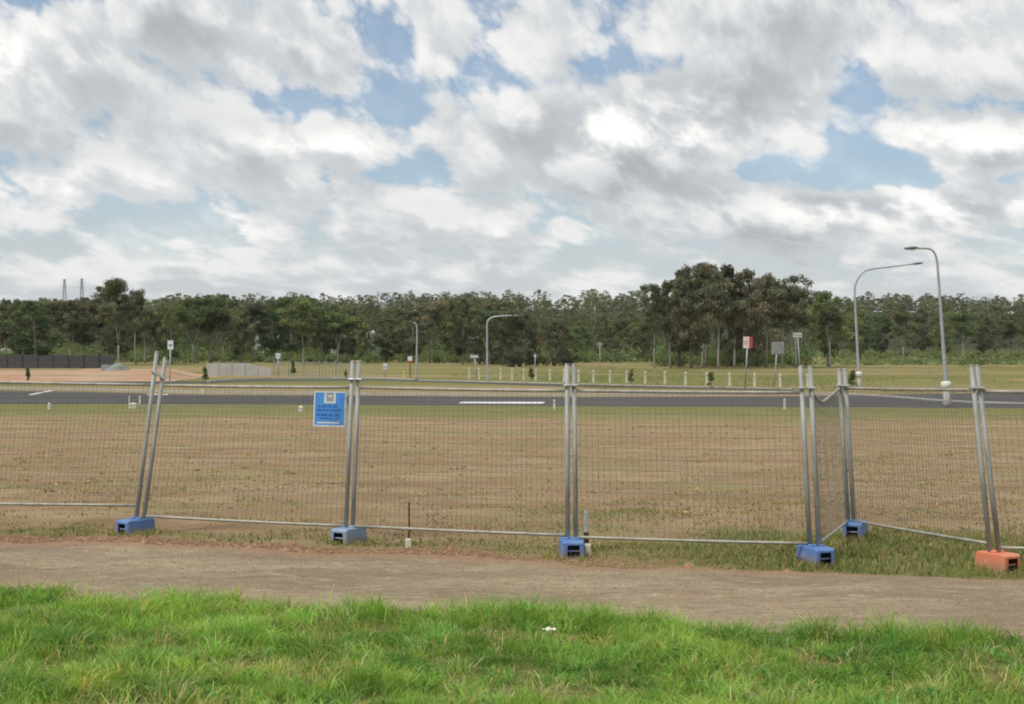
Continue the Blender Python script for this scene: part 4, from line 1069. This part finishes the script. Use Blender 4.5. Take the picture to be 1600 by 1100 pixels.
def wood(name, pts, seed, label, leafmat, sub=620, big=1.55, gum=.35):
    """far wood that reads as one mass: (x, y, h, wide)"""
    r = np.random.default_rng(seed); VV = []; TT = []; tb = []
    for (x, y, h, w) in pts:
        kd = 'gum' if r.random() < gum else 'full'; pr = protos[kd][r.integers(0, len(protos[kd]))]
        V, T = pr[2], pr[3]; sel = r.choice(len(V), sub, replace=False); v = V[sel]; c = v.mean(1, keepdims=True); v = c+(v-c)*big
        a = r.uniform(0, 6.28); ca, sa = math.cos(a), math.sin(a)
        v = np.stack([v[...,0]*ca-v[...,1]*sa, v[...,0]*sa+v[...,1]*ca, v[...,2]], 2)*np.array([h*w, h*w, h])+np.array([x, y, float(gz(x, y))])
        VV.append(v); TT.append((T[sel].mean(0)+.45*(T[sel]-T[sel].mean(0)))*r.uniform(.65, 1.15)*np.array([r.uniform(.85, 1.15), 1, r.uniform(.8, 1.1)])); tb.append((x, y, h))
    V = np.concatenate(VV); T = np.concatenate(TT); i = np.arange(len(V))*4
    me = mesh_np(name, V.reshape(-1, 3), [np.stack([i, i+1, i+2, i+3], 1)], np.repeat(T, 4, axis=0))
    o = link(name, me, M[leafmat]); tag(o, label, 'wood', kind='stuff')
    mb = MB()
    for (x, y, h) in tb:
        z = float(gz(x, y)); mb.tube([(x, y, z-.2), (x+r.normal(0, .15), y, z+h*.75)], [h*.016, h*.006], 5, False)
    t = mb.build('trunks', M['bark_dark'], o); t['kind'] = 'stuff'
r = np.random.default_rng(77); pts = []
for Y, (pa, pb), step, dy in ((385, (-60, 800), 13, 9), (425, (-60, 1020), 13, 4), (480, (-60, 1660), 14, 10)):
    for px in np.arange(pa, pb, step):
        p = px+r.uniform(-5, 5); y = Y+r.uniform(-18, 18); x = at(p, 530, y)[0]
        top = at(p, skyline(min(max(p, 0), 1600))+dy+r.uniform(0, 26), y)[2]-float(gz(x, y))
        if 800 < p < 1020 or p > 1260: top = min(top, 13*r.uniform(.7, 1.1))
        pts.append((x, y, max(7, top), r.uniform(1.0, 1.4)))
wood('treeline_wood', pts, 5, 'mass of dark trees filling the treeline behind the front row', 'leaf_gum')
pts = []
for k in range(560):
    y = r.uniform(530, 1010); p = r.uniform(-60, 1660); x = at(p, 530, y)[0]; pts.append((x, y, r.uniform(8, 14), r.uniform(1.2, 1.7)))
for p in np.arange(-40, 1650, 7):
    y = r.uniform(940, 1060); pp = p+r.uniform(-5, 5); x = at(pp, 530, y)[0]
    pts.append((x, y, max(6, at(pp, skyline(min(max(pp, 0), 1600))+r.uniform(2, 12), y)[2]-float(gz(x, y))), r.uniform(1.3, 1.8)))
wood('hillside_wood', pts, 6, 'far wooded ridge along the horizon behind the treeline', 'leaf_gum', 400, 2.5, .05)
def undergrowth():
    r = np.random.default_rng(12); C = []; RR = []
    for k in range(620):
        p = r.uniform(-40, 1010); y = r.uniform(322, 380); x = at(p, 530, y)[0]; h = r.uniform(.8, 2.6)
        if r.random() < .25: h *= 1.7
        for q in range(2): C.append((x+r.normal(0, .8), y+r.normal(0, .8), float(gz(x, y))+h*r.uniform(.3, .8))); RR.append((h*.8, h*.8, h*.5))
    for k in range(120):
        p = r.uniform(1025, 1262); y = r.uniform(272, 292); x = at(p, 530, y)[0]; h = r.uniform(1.6, 4.6)
        for q in range(3): C.append((x+r.normal(0, .8), y+r.normal(0, .8), float(gz(x, y))+h*r.uniform(.2, .9))); RR.append((h*.5, h*.5, h*.4))
    for k in range(260):
        p = r.uniform(1260, 1640); y = r.uniform(395, 470); x = at(p, 530, y)[0]; h = r.uniform(.8, 2.4)
        C.append((x, y, float(gz(x, y))+h*.5)); RR.append((h*1.1, h, h*.5))
    for k in range(300):
        p = r.uniform(-40, 1010); y = r.uniform(372, 392); x = at(p, 530, y)[0]; h = r.uniform(2.5, 6.5)
        for q in range(2): C.append((x+r.normal(0, 1), y+r.normal(0, 1), float(gz(x, y))+h*r.uniform(.25, .8))); RR.append((h*.5, h*.5, h*.4))
    for k in range(240):
        p = r.uniform(1290, 1660); y = r.uniform(290, 390); x = at(p, 530, y)[0]; h = r.uniform(.5, 1.1)
        C.append((x, y, float(gz(x, y))+h*.35)); RR.append((h*2.2, h*1.2, h*.4))
    V, T = leaf_quads(np.array(C), np.array(RR), 60, .22, 9, .4)
    i = np.arange(len(V))*4
    tag(link('undergrowth', mesh_np('undergrowth', V.reshape(-1, 3), [np.stack([i, i+1, i+2, i+3], 1)], np.repeat(T, 4, axis=0)), M['leaf_green']), 'low scrub and bushes along the foot of the treeline', 'undergrowth', kind='stuff')
undergrowth()
def paddock_grass():
    n = 60000; r = np.random.default_rng(3)
    Y = r.uniform(112, 330, n); X = r.uniform(-.04, .40, n)*Y
    p = hash_noise(X, Y*.25, .12, 71)*.6+hash_noise(X, Y*.5, .5, 72)*.4
    k = (r.random(n) < np.clip((p-.35)*3, .05, 1)) & ((Y > 165) | (X > 2+ (165-Y)*.1)); X, Y, p = X[k], Y[k], p[k]; n = len(X)
    H = r.uniform(.06, .20, n)
    c = np.where((p > .55)[:, None], np.array([.28,.29,.11]), np.array([.46,.37,.19]))*r.uniform(.8, 1.2, (n, 1))
    blades('paddock_grass', X, Y, H, r.uniform(.03, .08, n), c, (0, 0), 'long tawny and green grass on the paddock behind the bollards', 'grass', M['dry_grass'])
paddock_grass()
def shrub(px, yb, yt, label, wide=.5, leaf='leaf_green'):
    g = ground_at(px, yb); h = (yb-yt)*g[1]/F; root = empty('sapling', g); tag(root, label, 'sapling', 'young saplings beyond the road')
    r = np.random.default_rng(px); C = []; RR = []
    for k in range(12):
        f = r.uniform(.25, .95); a = r.uniform(0, 6.28); C.append((math.cos(a)*h*wide*.35*(1.1-f), math.sin(a)*h*wide*.35*(1.1-f), h*f*.95)); RR.append((h*.14*wide*1.6, h*.14*wide*1.6, h*.13))
    V, T = leaf_quads(np.array(C), np.array(RR), 40, h*.055, px, .35, .3); i = np.arange(len(V))*4
    link('crown', mesh_np('crown', V.reshape(-1, 3), [np.stack([i, i+1, i+2, i+3], 1)], np.repeat(T, 4, axis=0)), M[leaf], root)
    MB().tube([(0, 0, -.05), (.02*h, 0, h*.5), (0, 0, h*.85)], [.035, .02, .008], 6).build('trunk', M['bark_dark'], root)
shrub(830, 595, 573, 'sapling among the bollards beside the sixth and seventh', .6, 'leaf_dark')
shrub(986, 600, 576, 'dark sapling among the bollards in the middle', .5)
shrub(1111, 606, 580, 'bushy green sapling near the right end of the bollards', .65)
shrub(1331, 608, 578, 'dark green sapling at the foot of the long arm lamp', .6)
shrub(43, 598, 572, 'thin sapling on the orange bank at far left', .4)
shrub(320, 600, 573, 'green sapling where the orange bank meets the concrete wall', .5)
shrub(458, 588, 562, 'thin sapling in front of the bar fence', .35)
shrub(540, 592, 577, 'small sapling left of the second joint', .5)

# ------------------------------------------------------------------ HOUSES and PYLONS far off
def house(px, Y, w, d, hw, rz, label, ymid=None):
    x = at(px, 530, Y)[0]; z = float(gz(x, Y)); root = empty('house', (x, Y, z), rz); tag(root, label, 'house', 'pale houses behind the trees')
    MB().box((0, 0, hw/2-.2), (w, d, hw+.4)).build('wall', M['house_white'], root)
    V = [(-w/2-.4, -d/2-.4, hw+.02), (w/2+.4, -d/2-.4, hw+.02), (w/2+.4, d/2+.4, hw+.02), (-w/2-.4, d/2+.4, hw+.02), (-w/2+1.5, 0, hw+1.9), (w/2-1.5, 0, hw+1.9)]
    MB().add(np.array(V), [(0,1,5,4), (2,3,4,5), (3,2,1,0)], [(0,4,3), (1,2,5)]).build('roof', M['roof_grey'], root)
    for s in (-.28, .28):
        wn = MB().box((w*s, -d/2-.02, hw*.55), (1.6, .08, 1.3)).build('window_frame', M['white_paint'], root)
        MB().box((w*s, -d/2-.07, hw*.55), (1.4, .04, 1.1)).build('pane', M['window_glass'], wn)
    MB().box((0, -d/2-.03, 1.05), (.95, .06, 2.1)).build('door', M['sign_back'], root)
for a in ((4,372,9,7,6.2,.2,'two storey white house at the left picture edge'),(420,392,7,7,5.0,.1,'pale house glimpsed in the left part of the treeline'),(530,376,3.4,5,6.2,.0,'narrow white house showing between trees above the bar fence'),
          (580,385,4,6,5.4,-.1,'pale house half hidden above the second joint'),(737,378,6,6,5.2,.1,'white house glimpsed left of the arm lamp')):
    house(*a)
def pylon(px, ytop, Y, label):
    x = at(px, 530, Y)[0]; z = float(gz(x, Y)); h = at(px, ytop, Y)[2]-z
    root = empty('transmission_tower', (x, Y, z)); tag(root, label, 'pylon', 'far transmission towers')
    wb, wt = 4.0, .7; mb = MB()
    for sx in (-1, 1):
        for sy in (-1, 1):
            MB().tube([(sx*wb/2, sy*wb/2, -.3), (sx*wt/2, sy*wt/2, h)], .14, 4).build('leg', M['pylon'], root)
    n = 10
    for k in range(n):
        f0, f1 = k/n, (k+1)/n; a, b = lerp(wb, wt, f0)/2, lerp(wb, wt, f1)/2
        for sy in (-1, 1):
            mb.tube([(-a, sy*a, h*f0), (b, sy*b, h*f1)], .07, 4, False); mb.tube([(a, sy*a, h*f0), (-b, sy*b, h*f1)], .07, 4, False)
    mb.build('bracing', M['pylon'], root)
    for f, L_ in ((.80, 2.6), (.89, 2.2), (.97, 1.6)): MB().tube([(-L_, 0, h*f), (0, 0, h*f+.5), (L_, 0, h*f)], .12, 4).build('cross_arm', M['pylon'], root)
pylon(101, 436, 1080, 'left one of two far lattice towers above the treeline')
pylon(128, 435, 1080, 'right one of two far lattice towers above the treeline')
def hframe():
    Y = 1080; x = at(603, 530, Y)[0]; z = float(gz(x, Y)); h = at(603, 454, Y)[2]-z
    root = empty('transmission_tower', (x, Y, z)); tag(root, 'faint far frame tower with two legs above the middle treeline', 'pylon', 'far transmission towers')
    for s in (-5.5, 5.5): MB().tube([(s, 0, -.3), (s, 0, h)], [.25, .16], 5).build('leg', M['pylon'], root)
    MB().tube([(-7.5, 0, h-1.6), (7.5, 0, h-1.6)], .12, 4).build('cross_arm', M['pylon'], root)
hframe()

# ------------------------------------------------------------------ HAZE
def haze():
    mb = MB().box((0, 780, 27), (3400, 1620, 66)); m = bpy.data.materials.new('thin_summer_haze'); m.use_nodes = True
    nt = m.node_tree; nt.nodes.clear(); out = nt.nodes.new('ShaderNodeOutputMaterial'); v = nt.nodes.new('ShaderNodeVolumePrincipled')
    v.inputs['Color'].default_value = (.82, .88, .95, 1); v.inputs['Density'].default_value = .00006; v.inputs['Anisotropy'].default_value = .2
    nt.links.new(v.outputs[0], out.inputs['Volume'])
    o = mb.build('haze', m); tag(o, 'thin pale haze softening the far trees', 'haze', kind='stuff')
HAZE = True
if HAZE: haze()
